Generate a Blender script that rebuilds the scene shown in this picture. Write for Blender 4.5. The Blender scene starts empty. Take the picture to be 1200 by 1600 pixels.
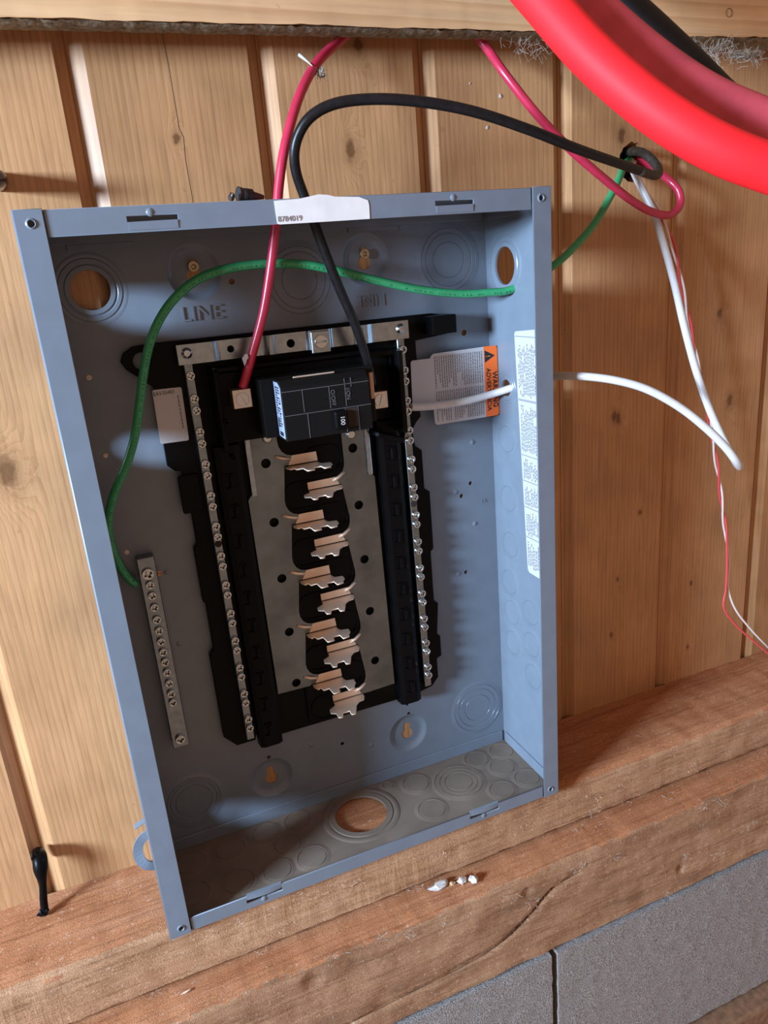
import bpy, bmesh, math, random
from mathutils import Vector, Matrix, noise
random.seed(7)
scene = bpy.context.scene
COL = scene.collection
PI = math.pi

# ------------------------------------------------------------------ camera
CAM = Vector((-0.16225, -0.58956, 0.21405))
RX = Vector((0.920218, -0.382700, -0.082094))     # image right
RY = Vector((-0.189130, -0.251135, -0.949295))    # image down
RZ = Vector((0.342679, 0.889085, -0.303479))      # view direction
FPX = 1151.91
cd = bpy.data.cameras.new('camera')
cd.sensor_fit = 'AUTO'; cd.sensor_width = 36.0; cd.lens = FPX / 1600 * 36
cd.clip_start = 0.01; cd.clip_end = 50
cam = bpy.data.objects.new('camera', cd); COL.objects.link(cam)
cam.matrix_world = Matrix(((RX.x, -RY.x, -RZ.x, CAM.x), (RX.y, -RY.y, -RZ.y, CAM.y), (RX.z, -RY.z, -RZ.z, CAM.z), (0, 0, 0, 1)))
scene.camera = cam

# ------------------------------------------------------------------ light
world = bpy.data.worlds.new('room_ambient'); scene.world = world; world.use_nodes = True
bg = world.node_tree.nodes['Background']
bg.inputs[0].default_value = (1.0, 0.65, 0.48, 1); bg.inputs[1].default_value = 0.185
ld = bpy.data.lights.new('window_daylight', 'AREA'); ld.shape = 'RECTANGLE'; ld.size = 0.45; ld.size_y = 0.26
ld.energy = 58; ld.color = (0.56, 0.75, 1.0)
lo = bpy.data.objects.new('window_daylight', ld); COL.objects.link(lo)
lo.location = (-1.80, -0.69, 0.42)
lo.rotation_euler = (Vector((0.1, -0.02, 0.05)) - lo.location).to_track_quat('-Z', 'Y').to_euler()
vs = scene.view_settings
vs.view_transform = 'Standard'; vs.look = 'None'; vs.exposure = 1.27; vs.gamma = 1.0; vs.use_curve_mapping = False

# ------------------------------------------------------------------ helpers
def at(u, v, y=None, x=None, z=None):
    d = RX * ((u - 600) / FPX) + RY * ((v - 800) / FPX) + RZ
    if y is not None: t = (y - CAM.y) / d.y
    elif z is not None: t = (z - CAM.z) / d.z
    else: t = (x - CAM.x) / d.x
    return CAM + d * t

WM = {}
def put(name, data, parent=None, mat=None, m=None, label=None, cat=None, group=None, kind=None):
    o = bpy.data.objects.new(name, data); COL.objects.link(o)
    m = m or Matrix.Identity(4)
    if parent is not None:
        o.parent = parent; o.matrix_parent_inverse = WM[parent.name].inverted()
    o.matrix_basis = m; WM[o.name] = m.copy()
    if mat and data is not None and len(data.materials) == 0: data.materials.append(mat)
    if label: o['label'] = label
    if cat: o['category'] = cat
    if group: o['group'] = group
    if kind: o['kind'] = kind
    return o
def root(name, loc, label, cat, group=None, kind=None):
    o = put(name, None, m=Matrix.Translation(loc), label=label, cat=cat, group=group, kind=kind)
    o.empty_display_size = 0.02
    return o

def mesh(verts, faces, smooth=False, name='m'):
    me = bpy.data.meshes.new(name); me.from_pydata([tuple(v) for v in verts], [], faces); me.update()
    if smooth: me.polygons.foreach_set('use_smooth', [True] * len(me.polygons))
    return me
def join(ms):
    vs_, fs, sm = [], [], []
    for me in ms:
        b = len(vs_)
        vs_ += [v.co.copy() for v in me.vertices]
        for p in me.polygons:
            fs.append([b + i for i in p.vertices]); sm.append(p.use_smooth)
        bpy.data.meshes.remove(me)
    r = mesh(vs_, fs); r.polygons.foreach_set('use_smooth', sm)
    return r
def xf(me, m): me.transform(m); return me
def boxm(lo, hi, bevel=0.0, seg=2):
    x0, y0, z0 = lo; x1, y1, z1 = hi
    v = [(x, y, z) for x in (x0, x1) for y in (y0, y1) for z in (z0, z1)]
    f = [(0, 1, 3, 2), (4, 6, 7, 5), (0, 4, 5, 1), (2, 3, 7, 6), (0, 2, 6, 4), (1, 5, 7, 3)]
    me = mesh(v, f)
    if bevel:
        bm = bmesh.new(); bm.from_mesh(me)
        bmesh.ops.recalc_face_normals(bm, faces=bm.faces)
        bmesh.ops.bevel(bm, geom=list(bm.edges), offset=bevel, segments=seg, profile=0.5, affect='EDGES')
        bm.to_mesh(me); bm.free()
    return me
def frame_xz(): return Matrix(((1, 0, 0, 0), (0, 0, -1, 0), (0, 1, 0, 0), (0, 0, 0, 1)))   # (a,b,c) -> (a,-c,b)
def frame_yz(): return Matrix(((0, 0, 1, 0), (1, 0, 0, 0), (0, 1, 0, 0), (0, 0, 0, 1)))    # (a,b,c) -> (c,a,b)
S = 100.0
def plate2d(outline, holes, c0, c1, bevel=0):
    cu = bpy.data.curves.new('c', 'CURVE'); cu.dimensions = '2D'; cu.fill_mode = 'BOTH'
    cu.extrude = max((c1 - c0) / 2 * S - bevel * S, 0)
    if bevel: cu.bevel_depth = bevel * S; cu.bevel_resolution = 1; cu.offset = -bevel * S
    for poly in [outline] + list(holes):
        sp = cu.splines.new('POLY'); sp.points.add(len(poly) - 1)
        for p, q in zip(sp.points, poly): p.co = (q[0] * S, q[1] * S, 0, 1)
        sp.use_cyclic_u = True
    o = bpy.data.objects.new('c', cu)
    me = bpy.data.meshes.new_from_object(o)
    bpy.data.objects.remove(o); bpy.data.curves.remove(cu)
    me.materials.clear()
    me.transform(Matrix.Translation((0, 0, (c0 + c1) / 2)) @ Matrix.Scale(1 / S, 4))
    return me
def plate_xz(outline, holes, y_back, y_front, bevel=0):     # front = towards viewer (smaller y)
    return xf(plate2d(outline, holes, -y_back, -y_front, bevel), frame_xz())
def plate_yz(outline, holes, x0, x1): return xf(plate2d(outline, holes, x0, x1), frame_yz())
def plate_xy(outline, holes, z0, z1): return plate2d(outline, holes, z0, z1)
def circ(cx, cz, r, n=28, a0=0): return [(cx + r * math.cos(a0 + 2 * PI * i / n), cz + r * math.sin(a0 + 2 * PI * i / n)) for i in range(n)]
def rect(x0, z0, x1, z1): return [(x0, z0), (x1, z0), (x1, z1), (x0, z1)]
def rrect(x0, z0, x1, z1, r, n=5):
    out = []
    for cx, cz, a in ((x1 - r, z0 + r, -PI / 2), (x1 - r, z1 - r, 0), (x0 + r, z1 - r, PI / 2), (x0 + r, z0 + r, PI)):
        for i in range(n + 1): out.append((cx + r * math.cos(a + PI / 2 * i / n), cz + r * math.sin(a + PI / 2 * i / n)))
    return out
def lathe(prof, n=24, smooth=True):                          # prof (r, h); axis +z
    v, f = [], []
    for r, h in prof:
        for i in range(n): v.append((r * math.cos(2 * PI * i / n), r * math.sin(2 * PI * i / n), h))
    for k in range(len(prof) - 1):
        for i in range(n):
            j = (i + 1) % n
            f.append((k * n + i, k * n + j, (k + 1) * n + j, (k + 1) * n + i))
    me = mesh(v, f, smooth)
    if smooth: me.set_sharp_from_angle(angle=0.6)
    return me
OUT = Matrix.Rotation(PI / 2, 4, 'X')                        # +z -> -y (towards viewer)
def catmull(pts, k=8):
    P = [Vector(p) for p in pts]; P = [2 * P[0] - P[1]] + P + [2 * P[-1] - P[-2]]
    out = []
    for i in range(1, len(P) - 2):
        a, b, c, d = P[i - 1:i + 3]
        for s in range(k):
            t = s / k
            out.append(0.5 * ((2 * b) + (c - a) * t + (2 * a - 5 * b + 4 * c - d) * t * t + (3 * b - a - 3 * c + d) * t ** 3))
    out.append(P[-2]); return out
def tube(path, r, n=12, cap=True, rfun=None):
    m = len(path); v, f = [], []
    t0 = (path[1] - path[0]).normalized()
    nrm = t0.orthogonal().normalized()
    for i, p in enumerate(path):
        t = (path[min(i + 1, m - 1)] - path[max(i - 1, 0)]).normalized()
        nrm = (nrm - t * nrm.dot(t)).normalized(); b = t.cross(nrm)
        rr = r * (rfun(i / (m - 1)) if rfun else 1)
        for k in range(n):
            a = 2 * PI * k / n; v.append(p + (nrm * math.cos(a) + b * math.sin(a)) * rr)
    for i in range(m - 1):
        for k in range(n):
            j = (k + 1) % n; f.append((i * n + k, i * n + j, (i + 1) * n + j, (i + 1) * n + k))
    if cap: f.append(tuple(range(n - 1, -1, -1))); f.append(tuple((m - 1) * n + k for k in range(n)))
    me = mesh(v, f); me.polygons.foreach_set('use_smooth', [len(p.vertices) == 4 for p in me.polygons])
    return me
def textm(s, size, depth, font_bold=False):
    cu = bpy.data.curves.new('t', 'FONT'); cu.body = s; cu.size = size * S; cu.extrude = depth * S / 2; cu.align_x = 'CENTER'; cu.align_y = 'CENTER'
    if font_bold: cu.offset = size * S * 0.012
    o = bpy.data.objects.new('t', cu); me = bpy.data.meshes.new_from_object(o)
    bpy.data.objects.remove(o); bpy.data.curves.remove(cu); me.materials.clear()
    me.transform(Matrix.Scale(1 / S, 4)); return me
def text_xz(s, size, x, y, z, depth=0.0002, ang=0, sx=1, bold=False):
    me = textm(s, size, depth, bold)
    me.transform(Matrix.Translation((x, y, z)) @ frame_xz() @ Matrix.Rotation(ang, 4, 'Z') @ Matrix.Diagonal((sx, 1, 1, 1)))
    return me
def top_faces(o, mat):
    o.data.materials.append(mat)
    zt = max(v_.co.z for v_ in o.data.vertices) - 0.006
    for p in o.data.polygons:
        if p.normal.z > 0.6 and p.center.z > zt: p.material_index = 1
    return o
def rough_box(lo, hi, step, fn):
    n = [max(1, int(round((hi[i] - lo[i]) / step[i]))) for i in range(3)]
    idx, v, f = {}, [], []
    def vid(i, j, k):
        q = (i, j, k)
        if q not in idx:
            p = Vector([lo[a] + (hi[a] - lo[a]) * q[a] / n[a] for a in range(3)])
            idx[q] = len(v); v.append(fn(p, q, n))
        return idx[q]
    for a in range(3):
        b, c = (a + 1) % 3, (a + 2) % 3
        for side in (0, n[a]):
            for i in range(n[b]):
                for j in range(n[c]):
                    def q(ii, jj):
                        t = [0, 0, 0]; t[a] = side; t[b] = ii; t[c] = jj; return vid(*t)
                    fc = (q(i, j), q(i + 1, j), q(i + 1, j + 1), q(i, j + 1))
                    f.append(fc if side else fc[::-1])
    me = mesh(v, f, True); me.set_sharp_from_angle(angle=0.75); return me

# ------------------------------------------------------------------ materials
def new_mat(name):
    m = bpy.data.materials.new(name); m.use_nodes = True
    nt = m.node_tree; b = nt.nodes['Principled BSDF']
    return m, nt, b
def N(nt, t, **kw):
    n = nt.nodes.new(t)
    for k, v in kw.items():
        if k in n.inputs: n.inputs[k].default_value = v
        else: setattr(n, k, v)
    return n
def ramp(nt, stops, interp='LINEAR'):
    r = nt.nodes.new('ShaderNodeValToRGB'); r.color_ramp.interpolation = interp
    while len(r.color_ramp.elements) < len(stops): r.color_ramp.elements.new(0.5)
    for e, (p, c) in zip(r.color_ramp.elements, stops): e.position = p; e.color = (*c, 1) if len(c) == 3 else c
    return r
def mixc(nt, a, b, fac, mode='MIX'):
    m = nt.nodes.new('ShaderNodeMix'); m.data_type = 'RGBA'; m.blend_type = mode
    for s, val in ((0, fac), (6, a), (7, b)):
        if hasattr(val, 'node'): nt.links.new(val, m.inputs[s])
        elif isinstance(val, (int, float)): m.inputs[s].default_value = val
        else: m.inputs[s].default_value = (*val, 1)
    return m.outputs[2]
def mathn(nt, op, a, b=None):
    m = nt.nodes.new('ShaderNodeMath'); m.operation = op
    for i, val in enumerate((a, b)):
        if val is None: continue
        if hasattr(val, 'node'): nt.links.new(val, m.inputs[i])
        else: m.inputs[i].default_value = val
    return m.outputs[0]
def bump(nt, b, h, strength, dist):
    bn = N(nt, 'ShaderNodeBump'); bn.inputs['Strength'].default_value = strength; bn.inputs['Distance'].default_value = dist
    nt.links.new(h, bn.inputs['Height']); nt.links.new(bn.outputs[0], b.inputs['Normal']); return bn
def plain(name, col, rough=0.5, metal=0.0, noise_amt=0.0, nscale=400, bumpd=0.0, spec=0.5, coat=0):
    m, nt, b = new_mat(name)
    b.inputs['Base Color'].default_value = (*col, 1); b.inputs['Roughness'].default_value = rough; b.inputs['Metallic'].default_value = metal
    b.inputs['Specular IOR Level'].default_value = spec
    if coat: b.inputs['Coat Weight'].default_value = coat; b.inputs['Coat Roughness'].default_value = 0.15
    if noise_amt or bumpd:
        g = N(nt, 'ShaderNodeNewGeometry'); no = N(nt, 'ShaderNodeTexNoise'); no.inputs['Scale'].default_value = nscale; no.inputs['Detail'].default_value = 5
        nt.links.new(g.outputs['Position'], no.inputs['Vector'])
        if noise_amt:
            lo_ = tuple(c * (1 - noise_amt) for c in col); hi_ = tuple(min(1, c * (1 + noise_amt)) for c in col)
            r = ramp(nt, [(0.3, lo_), (0.7, hi_)]); nt.links.new(no.outputs[0], r.inputs[0]); nt.links.new(r.outputs[0], b.inputs['Base Color'])
        if bumpd: bump(nt, b, no.outputs[0], 0.5, bumpd)
    return m
def wood(name, light, mid, dark, grain='z', ring=210, distort=3.0, rough=0.5, knots=(), knot_col=(0.10, 0.04, 0.012), fine=0.35, stain=None, per_object=True, bumpd=0.0003):
    m, nt, b = new_mat(name); L = nt.links
    g = N(nt, 'ShaderNodeNewGeometry')
    oi = N(nt, 'ShaderNodeObjectInfo')
    mp = N(nt, 'ShaderNodeMapping')
    mp.inputs['Scale'].default_value = {'z': (1, 1, 0.07), 'x': (0.05, 1, 1)}[grain]
    off = N(nt, 'ShaderNodeVectorMath'); off.operation = 'MULTIPLY_ADD'
    cb = N(nt, 'ShaderNodeCombineXYZ')
    if per_object:
        for i in range(3): L.new(oi.outputs['Random'], cb.inputs[i])
    L.new(cb.outputs[0], off.inputs[0]); off.inputs[1].default_value = (3.1, 7.7, 5.3); L.new(g.outputs['Position'], off.inputs[2])
    L.new(off.outputs[0], mp.inputs['Vector'])
    # knots displace the rings
    kd = None
    nk_ = N(nt, 'ShaderNodeTexNoise'); nk_.inputs['Scale'].default_value = 170; nk_.inputs['Detail'].default_value = 3; L.new(g.outputs['Position'], nk_.inputs['Vector'])
    knz = mathn(nt, 'MULTIPLY', mathn(nt, 'SUBTRACT', nk_.outputs[0], 0.5), 0.006)
    for kx, kz, kr in knots:
        ds = N(nt, 'ShaderNodeVectorMath'); ds.operation = 'DISTANCE'; ds.inputs[1].default_value = (kx, 0, kz)
        sp = N(nt, 'ShaderNodeVectorMath'); sp.operation = 'MULTIPLY'; sp.inputs[1].default_value = (1, 0, 0.55)
        L.new(g.outputs['Position'], sp.inputs[0])
        ds.inputs[1].default_value = (kx, 0, kz * 0.55); L.new(sp.outputs[0], ds.inputs[0])
        q = mathn(nt, 'DIVIDE', mathn(nt, 'ADD', ds.outputs['Value'], knz), kr); q = mathn(nt, 'MULTIPLY', q, q); q = mathn(nt, 'MULTIPLY', q, -1.0)
        q = mathn(nt, 'EXPONENT', q)
        kd = q if kd is None else mathn(nt, 'MAXIMUM', kd, q)
    n1 = N(nt, 'ShaderNodeTexNoise'); n1.inputs['Scale'].default_value = 9; n1.inputs['Detail'].default_value = 2; L.new(mp.outputs[0], n1.inputs['Vector'])
    w = N(nt, 'ShaderNodeTexNoise'); w.inputs['Scale'].default_value = ring; w.inputs['Detail'].default_value = 3; w.inputs['Roughness'].default_value = 0.6
    dv = N(nt, 'ShaderNodeVectorMath'); dv.operation = 'MULTIPLY_ADD'
    nv = n1.outputs['Color']; L.new(nv, dv.inputs[0]); dv.inputs[1].default_value = (0.01 * distort,) * 3; L.new(mp.outputs[0], dv.inputs[2])
    L.new(dv.outputs[0], w.inputs['Vector'])
    wv = N(nt, 'ShaderNodeTexWave'); wv.wave_type = 'BANDS'; wv.bands_direction = 'X' if grain == 'z' else 'Z'
    wv.inputs['Scale'].default_value = ring * 0.22; wv.inputs['Distortion'].default_value = distort * 1.6; wv.inputs['Detail'].default_value = 2; wv.inputs['Detail Scale'].default_value = 0.35
    wv.wave_profile = 'SAW'
    if kd is not None:
        ka = N(nt, 'ShaderNodeVectorMath'); ka.operation = 'MULTIPLY_ADD'; c3 = N(nt, 'ShaderNodeCombineXYZ'); L.new(kd, c3.inputs[0])
        L.new(c3.outputs[0], ka.inputs[0]); ka.inputs[1].default_value = (0.03, 0, 0); L.new(dv.outputs[0], ka.inputs[2]); L.new(ka.outputs[0], wv.inputs['Vector'])
    else: L.new(dv.outputs[0], wv.inputs['Vector'])
    r1 = ramp(nt, [(0.0, light), (0.62, mid), (0.93, dark), (1.0, mid)]); L.new(wv.outputs[0], r1.inputs[0])
    r2 = ramp(nt, [(0.32, tuple(c * (1 - fine) for c in mid)), (0.55, mid), (0.75, light)]); L.new(w.outputs[0], r2.inputs[0])
    col = mixc(nt, r1.outputs[0], r2.outputs[0], 0.45)
    nl = N(nt, 'ShaderNodeTexNoise'); nl.inputs['Scale'].default_value = 14; nl.inputs['Detail'].default_value = 4; L.new(off.outputs[0], nl.inputs['Vector'])
    rl = ramp(nt, [(0.3, (0.80, 0.78, 0.74)), (0.7, (1.12, 1.10, 1.06))]); L.new(nl.outputs[0], rl.inputs[0])
    col = mixc(nt, col, rl.outputs[0], 0.8, 'MULTIPLY')
    # tone of the single board
    rb = ramp(nt, [(0.0, (0.9, 0.88, 0.84)), (1.0, (1.07, 1.06, 1.05))]); L.new(oi.outputs['Random'], rb.inputs[0])
    if per_object: col = mixc(nt, col, rb.outputs[0], 1.0, 'MULTIPLY')
    if kd is not None:
        kk = ramp(nt, [(0.25, (0, 0, 0)), (0.7, (0.22,) * 3), (0.92, (0.8,) * 3)]); L.new(kd, kk.inputs[0])
        col = mixc(nt, col, knot_col, kk.outputs[0])
    # small flecks
    nf = N(nt, 'ShaderNodeTexNoise'); nf.inputs['Scale'].default_value = 160; nf.inputs['Detail'].default_value = 3; L.new(off.outputs[0], nf.inputs['Vector'])
    rf = ramp(nt, [(0.70, (0, 0, 0)), (0.76, (1, 1, 1))]); L.new(nf.outputs[0], rf.inputs[0])
    fl = mathn(nt, 'MULTIPLY', rf.outputs[0], 0.30)
    col = mixc(nt, col, tuple(c * 0.45 for c in dark), fl)
    if stain:
        ns = N(nt, 'ShaderNodeTexNoise'); ns.inputs['Scale'].default_value = stain[1]; ns.inputs['Detail'].default_value = 6; L.new(g.outputs['Position'], ns.inputs['Vector'])
        rs = ramp(nt, [(0.42, (0, 0, 0)), (0.66, (1, 1, 1))]); L.new(ns.outputs[0], rs.inputs[0])
        col = mixc(nt, col, stain[0], mathn(nt, 'MULTIPLY', rs.outputs[0], stain[2]))
    L.new(col, b.inputs['Base Color']); b.inputs['Roughness'].default_value = rough; b.inputs['Specular IOR Level'].default_value = 0.35
    bump(nt, b, w.outputs[0], 0.5, bumpd)
    return m

KN = [(-0.226, 0.101, 0.014), (0.0784, 0.3815, 0.006), (0.0648, 0.3097, 0.008), (0.3268, 0.3178, 0.007), (0.322, 0.062, 0.006), (0.327, 0.058, 0.006), (0.475, 0.057, 0.008), (0.4546, 0.149, 0.006), (0.3575, -0.0465, 0.004), (-0.0677, 0.3206, 0.004), (0.329, -0.117, 0.0035), (0.322, -0.183, 0.0035), (0.433, -0.146, 0.003), (0.433, -0.228, 0.003)]
M_PLANK = wood('pine_plank', (0.53, 0.300, 0.148), (0.475, 0.258, 0.122), (0.385, 0.190, 0.080), knots=KN, rough=0.46, ring=300)
M_BOARD = wood('pale_board', (0.66, 0.44, 0.25), (0.60, 0.385, 0.205), (0.50, 0.29, 0.14), grain='x', rough=0.5, distort=5, ring=120)
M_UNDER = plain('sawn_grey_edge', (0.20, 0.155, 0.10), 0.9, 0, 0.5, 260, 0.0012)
def rough_timber(name, a, bcol, c, marks=0.0):
    m, nt, b = new_mat(name); L = nt.links
    g = N(nt, 'ShaderNodeNewGeometry')
    mp = N(nt, 'ShaderNodeMapping'); mp.inputs['Scale'].default_value = (0.22, 1, 1); L.new(g.outputs['Position'], mp.inputs['Vector'])
    n1 = N(nt, 'ShaderNodeTexNoise'); n1.inputs['Scale'].default_value = 45; n1.inputs['Detail'].default_value = 8; n1.inputs['Roughness'].default_value = 0.65; L.new(mp.outputs[0], n1.inputs['Vector'])
    r = ramp(nt, [(0.28, a), (0.5, bcol), (0.72, c)]); L.new(n1.outputs[0], r.inputs[0])
    n2 = N(nt, 'ShaderNodeTexNoise'); n2.inputs['Scale'].default_value = 950; n2.inputs['Detail'].default_value = 4; L.new(g.outputs['Position'], n2.inputs['Vector'])
    r2 = ramp(nt, [(0.3, (0.62, 0.6, 0.58)), (0.7, (1.22, 1.2, 1.18))]); L.new(n2.outputs[0], r2.inputs[0])
    col = mixc(nt, r.outputs[0], r2.outputs[0], 1.0, 'MULTIPLY')
    mf = N(nt, 'ShaderNodeMapping'); mf.inputs['Scale'].default_value = (0.035, 1, 1); L.new(g.outputs['Position'], mf.inputs['Vector'])
    n3 = N(nt, 'ShaderNodeTexNoise'); n3.inputs['Scale'].default_value = 330; n3.inputs['Detail'].default_value = 4; n3.inputs['Roughness'].default_value = 0.7; L.new(mf.outputs[0], n3.inputs['Vector'])
    r3 = ramp(nt, [(0.30, (0.60, 0.54, 0.50)), (0.48, (1.0, 1.0, 1.0)), (0.72, (1.16, 1.18, 1.2))]); L.new(n3.outputs[0], r3.inputs[0])
    col = mixc(nt, col, r3.outputs[0], 0.85, 'MULTIPLY')
    n4 = N(nt, 'ShaderNodeTexNoise'); n4.inputs['Scale'].default_value = 330; n4.inputs['Detail'].default_value = 2; L.new(g.outputs['Position'], n4.inputs['Vector'])
    r4 = ramp(nt, [(0.66, (0, 0, 0)), (0.72, (1, 1, 1))]); L.new(n4.outputs[0], r4.inputs[0])
    col = mixc(nt, col, (0.62, 0.48, 0.36), mathn(nt, 'MULTIPLY', r4.outputs[0], 0.45))
    h = mathn(nt, 'ADD', n2.outputs[0], mathn(nt, 'MULTIPLY', n3.outputs[0], 0.9))
    if marks:
        mq = N(nt, 'ShaderNodeMapping'); mq.inputs['Scale'].default_value = (1, 0.1, 0.12); mq.inputs['Rotation'].default_value = (0, 0.12, 0); L.new(g.outputs['Position'], mq.inputs['Vector'])
        nm = N(nt, 'ShaderNodeTexNoise'); nm.inputs['Scale'].default_value = 210; nm.inputs['Detail'].default_value = 2; L.new(mq.outputs[0], nm.inputs['Vector'])
        nb = N(nt, 'ShaderNodeTexNoise'); nb.inputs['Scale'].default_value = 7; L.new(g.outputs['Position'], nb.inputs['Vector'])
        rbm = ramp(nt, [(0.35, (0, 0, 0)), (0.6, (1, 1, 1))]); L.new(nb.outputs[0], rbm.inputs[0])
        rm = ramp(nt, [(0.5, (0, 0, 0)), (0.66, (1, 1, 1))]); L.new(nm.outputs[0], rm.inputs[0])
        q = mathn(nt, 'MULTIPLY', rm.outputs[0], rbm.outputs[0])
        sn = N(nt, 'ShaderNodeSeparateXYZ'); L.new(g.outputs['Normal'], sn.inputs[0])
        fr = mathn(nt, 'ABSOLUTE', sn.outputs[1]); q = mathn(nt, 'MULTIPLY', q, fr)
        sx_ = N(nt, 'ShaderNodeSeparateXYZ'); L.new(g.outputs['Position'], sx_.inputs[0])
        rx_ = ramp(nt, [(0.35, (1, 1, 1)), (0.62, (0.25, 0.25, 0.25))]); L.new(mathn(nt, 'ADD', sx_.outputs[0], 0.5), rx_.inputs[0]); q = mathn(nt, 'MULTIPLY', q, rx_.outputs[0])
        col = mixc(nt, col, (0.55, 0.33, 0.17), mathn(nt, 'MULTIPLY', q, marks))
        h = mathn(nt, 'ADD', h, mathn(nt, 'MULTIPLY', q, 0.8))
    L.new(col, b.inputs['Base Color']); b.inputs['Roughness'].default_value = 0.85; b.inputs['Specular IOR Level'].default_value = 0.2
    bump(nt, b, h, 0.7, 0.0005)
    return m
M_SILL = rough_timber('rough_sill_timber', (0.33, 0.17, 0.09), (0.43, 0.24, 0.13), (0.51, 0.31, 0.18), 0.6)
M_SILLTOP = rough_timber('red_stained_top', (0.35, 0.135, 0.055), (0.42, 0.18, 0.082), (0.47, 0.225, 0.115), 0.0)
M_SILL2 = rough_timber('rough_red_timber', (0.20, 0.105, 0.06), (0.36, 0.20, 0.11), (0.46, 0.28, 0.16), 0.0)
M_CONC = plain('concrete', (0.27, 0.245, 0.225), 0.95, 0, 0.65, 850, 0.0032, 0.1)
M_MORTAR = plain('mortar_gap', (0.09, 0.06, 0.045), 0.95, 0, 0.3, 300, 0.001)
M_FLOOR = plain('brown_base', (0.20, 0.10, 0.05), 0.9, 0, 0.3, 120, 0.001)
M_PAINT = plain('grey_paint', (0.15, 0.182, 0.22), 0.32, 0, 0.05, 60, 0.00005, 0.5)
def dusty():
    m, nt, b = new_mat('dusty_grey_paint'); L = nt.links
    g = N(nt, 'ShaderNodeNewGeometry'); n1 = N(nt, 'ShaderNodeTexNoise'); n1.inputs['Scale'].default_value = 26; n1.inputs['Detail'].default_value = 7; L.new(g.outputs['Position'], n1.inputs['Vector'])
    r = ramp(nt, [(0.3, (0.13, 0.098, 0.072)), (0.7, (0.20, 0.150, 0.110))]); L.new(n1.outputs[0], r.inputs[0]); L.new(r.outputs[0], b.inputs['Base Color'])
    b.inputs['Roughness'].default_value = 0.75
    return m
M_DUST = dusty()
M_BLACK = plain('black_plastic', (0.003, 0.003, 0.0033), 0.34, 0, 0, 1, 0, 0.09)
M_BREAK = plain('black_moulding', (0.0075, 0.0074, 0.0072), 0.42, 0, 0.15, 900, 0.00008, 0.10)
M_BREAKLINE = plain('raised_moulding_lines', (0.085, 0.085, 0.09), 0.5)
M_TIN = plain('tin_plate', (0.33, 0.39, 0.43), 0.25, 1.0, 0.14, 220, 0.0001)
M_BUS = plain('tinned_bus', (0.165, 0.195, 0.215), 0.34, 1.0, 0.22, 45, 0.0005)
M_STAB = plain('bright_stab', (0.86, 0.70, 0.55), 0.5, 0.65, 0.06, 100)  # tan base colour stands in for warm wood reflected in the metal
M_BAR = plain('neutral_bar_plate', (0.23, 0.27, 0.295), 0.26, 1.0, 0.16, 160, 0.0001)
M_SCREW = plain('zinc_screw', (0.56, 0.60, 0.60), 0.22, 1.0)
M_YSCREW = plain('yellow_zinc_screw', (0.52, 0.42, 0.26), 0.4, 0.9)
M_LUG = plain('aluminium_lug', (0.62, 0.57, 0.51), 0.38, 1.0, 0.05, 300)
M_COPPER = plain('copper', (0.80, 0.33, 0.16), 0.35, 1.0)
M_RED = plain('red_insulation', (0.44, 0.022, 0.058), 0.30, 0, 0.08, 90, 0.00004)
M_BIGRED = plain('bright_red_sheath', (0.88, 0.016, 0.022), 0.6, 0, 0.03, 60, 0.00006, 0.25)
M_PINKRED = plain('dusty_red_sheath', (0.50, 0.058, 0.078), 0.7, 0, 0.14, 70, 0.0001)
M_BLKW = plain('black_insulation', (0.008, 0.0075, 0.008), 0.34, 0, 0.3, 200, 0.0002, 0.25)
M_BIGBLK = plain('black_sheath', (0.011, 0.011, 0.014), 0.55, 0, 0.2, 120, 0.0001, 0.25)
M_GREEN = plain('green_insulation', (0.035, 0.29, 0.115), 0.36, 0, 0.1, 200, 0.00005)
M_PRINTG = plain('dark_green_print', (0.008, 0.06, 0.03), 0.5)
M_WHITE = plain('white_insulation', (0.56, 0.545, 0.53), 0.36, 0, 0.05, 150, 0.00004)
M_THINR = plain('thin_red_insulation', (0.72, 0.075, 0.08), 0.45)
M_THINW = plain('thin_white_insulation', (0.78, 0.68, 0.64), 0.5)
M_PAPER = plain('white_label', (0.46, 0.46, 0.475), 0.45)
M_PAPER2 = plain('torn_white_label', (0.72, 0.71, 0.68), 0.6, 0, 0.06, 90)
M_INK = plain('black_ink', (0.012, 0.012, 0.014), 0.6)
M_GREYINK = plain('grey_ink', (0.17, 0.165, 0.175), 0.6)
M_ORANGE = plain('orange_label', (0.86, 0.155, 0.022), 0.45)
M_WEB = plain('cobweb_fibre', (0.42, 0.38, 0.32), 0.9)
M_FIBRE = plain('wood_fibre', (0.66, 0.50, 0.36), 0.8)
M_DIRT = plain('dust_fluff', (0.24, 0.20, 0.15), 0.95, 0, 0.5, 300)
M_FOAM = plain('white_crumb', (0.52, 0.50, 0.47), 0.8, 0, 0.1, 300, 0.0005)
M_CRACK = plain('dark_split', (0.03, 0.014, 0.006), 0.95)
M_DIRTYW = plain('dirty_black_insulation', (0.03, 0.025, 0.019), 0.55, 0, 0.5, 260, 0.0003)
M_VOID = plain('dark_cavity', (0.02, 0.014, 0.01), 0.95)

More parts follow.
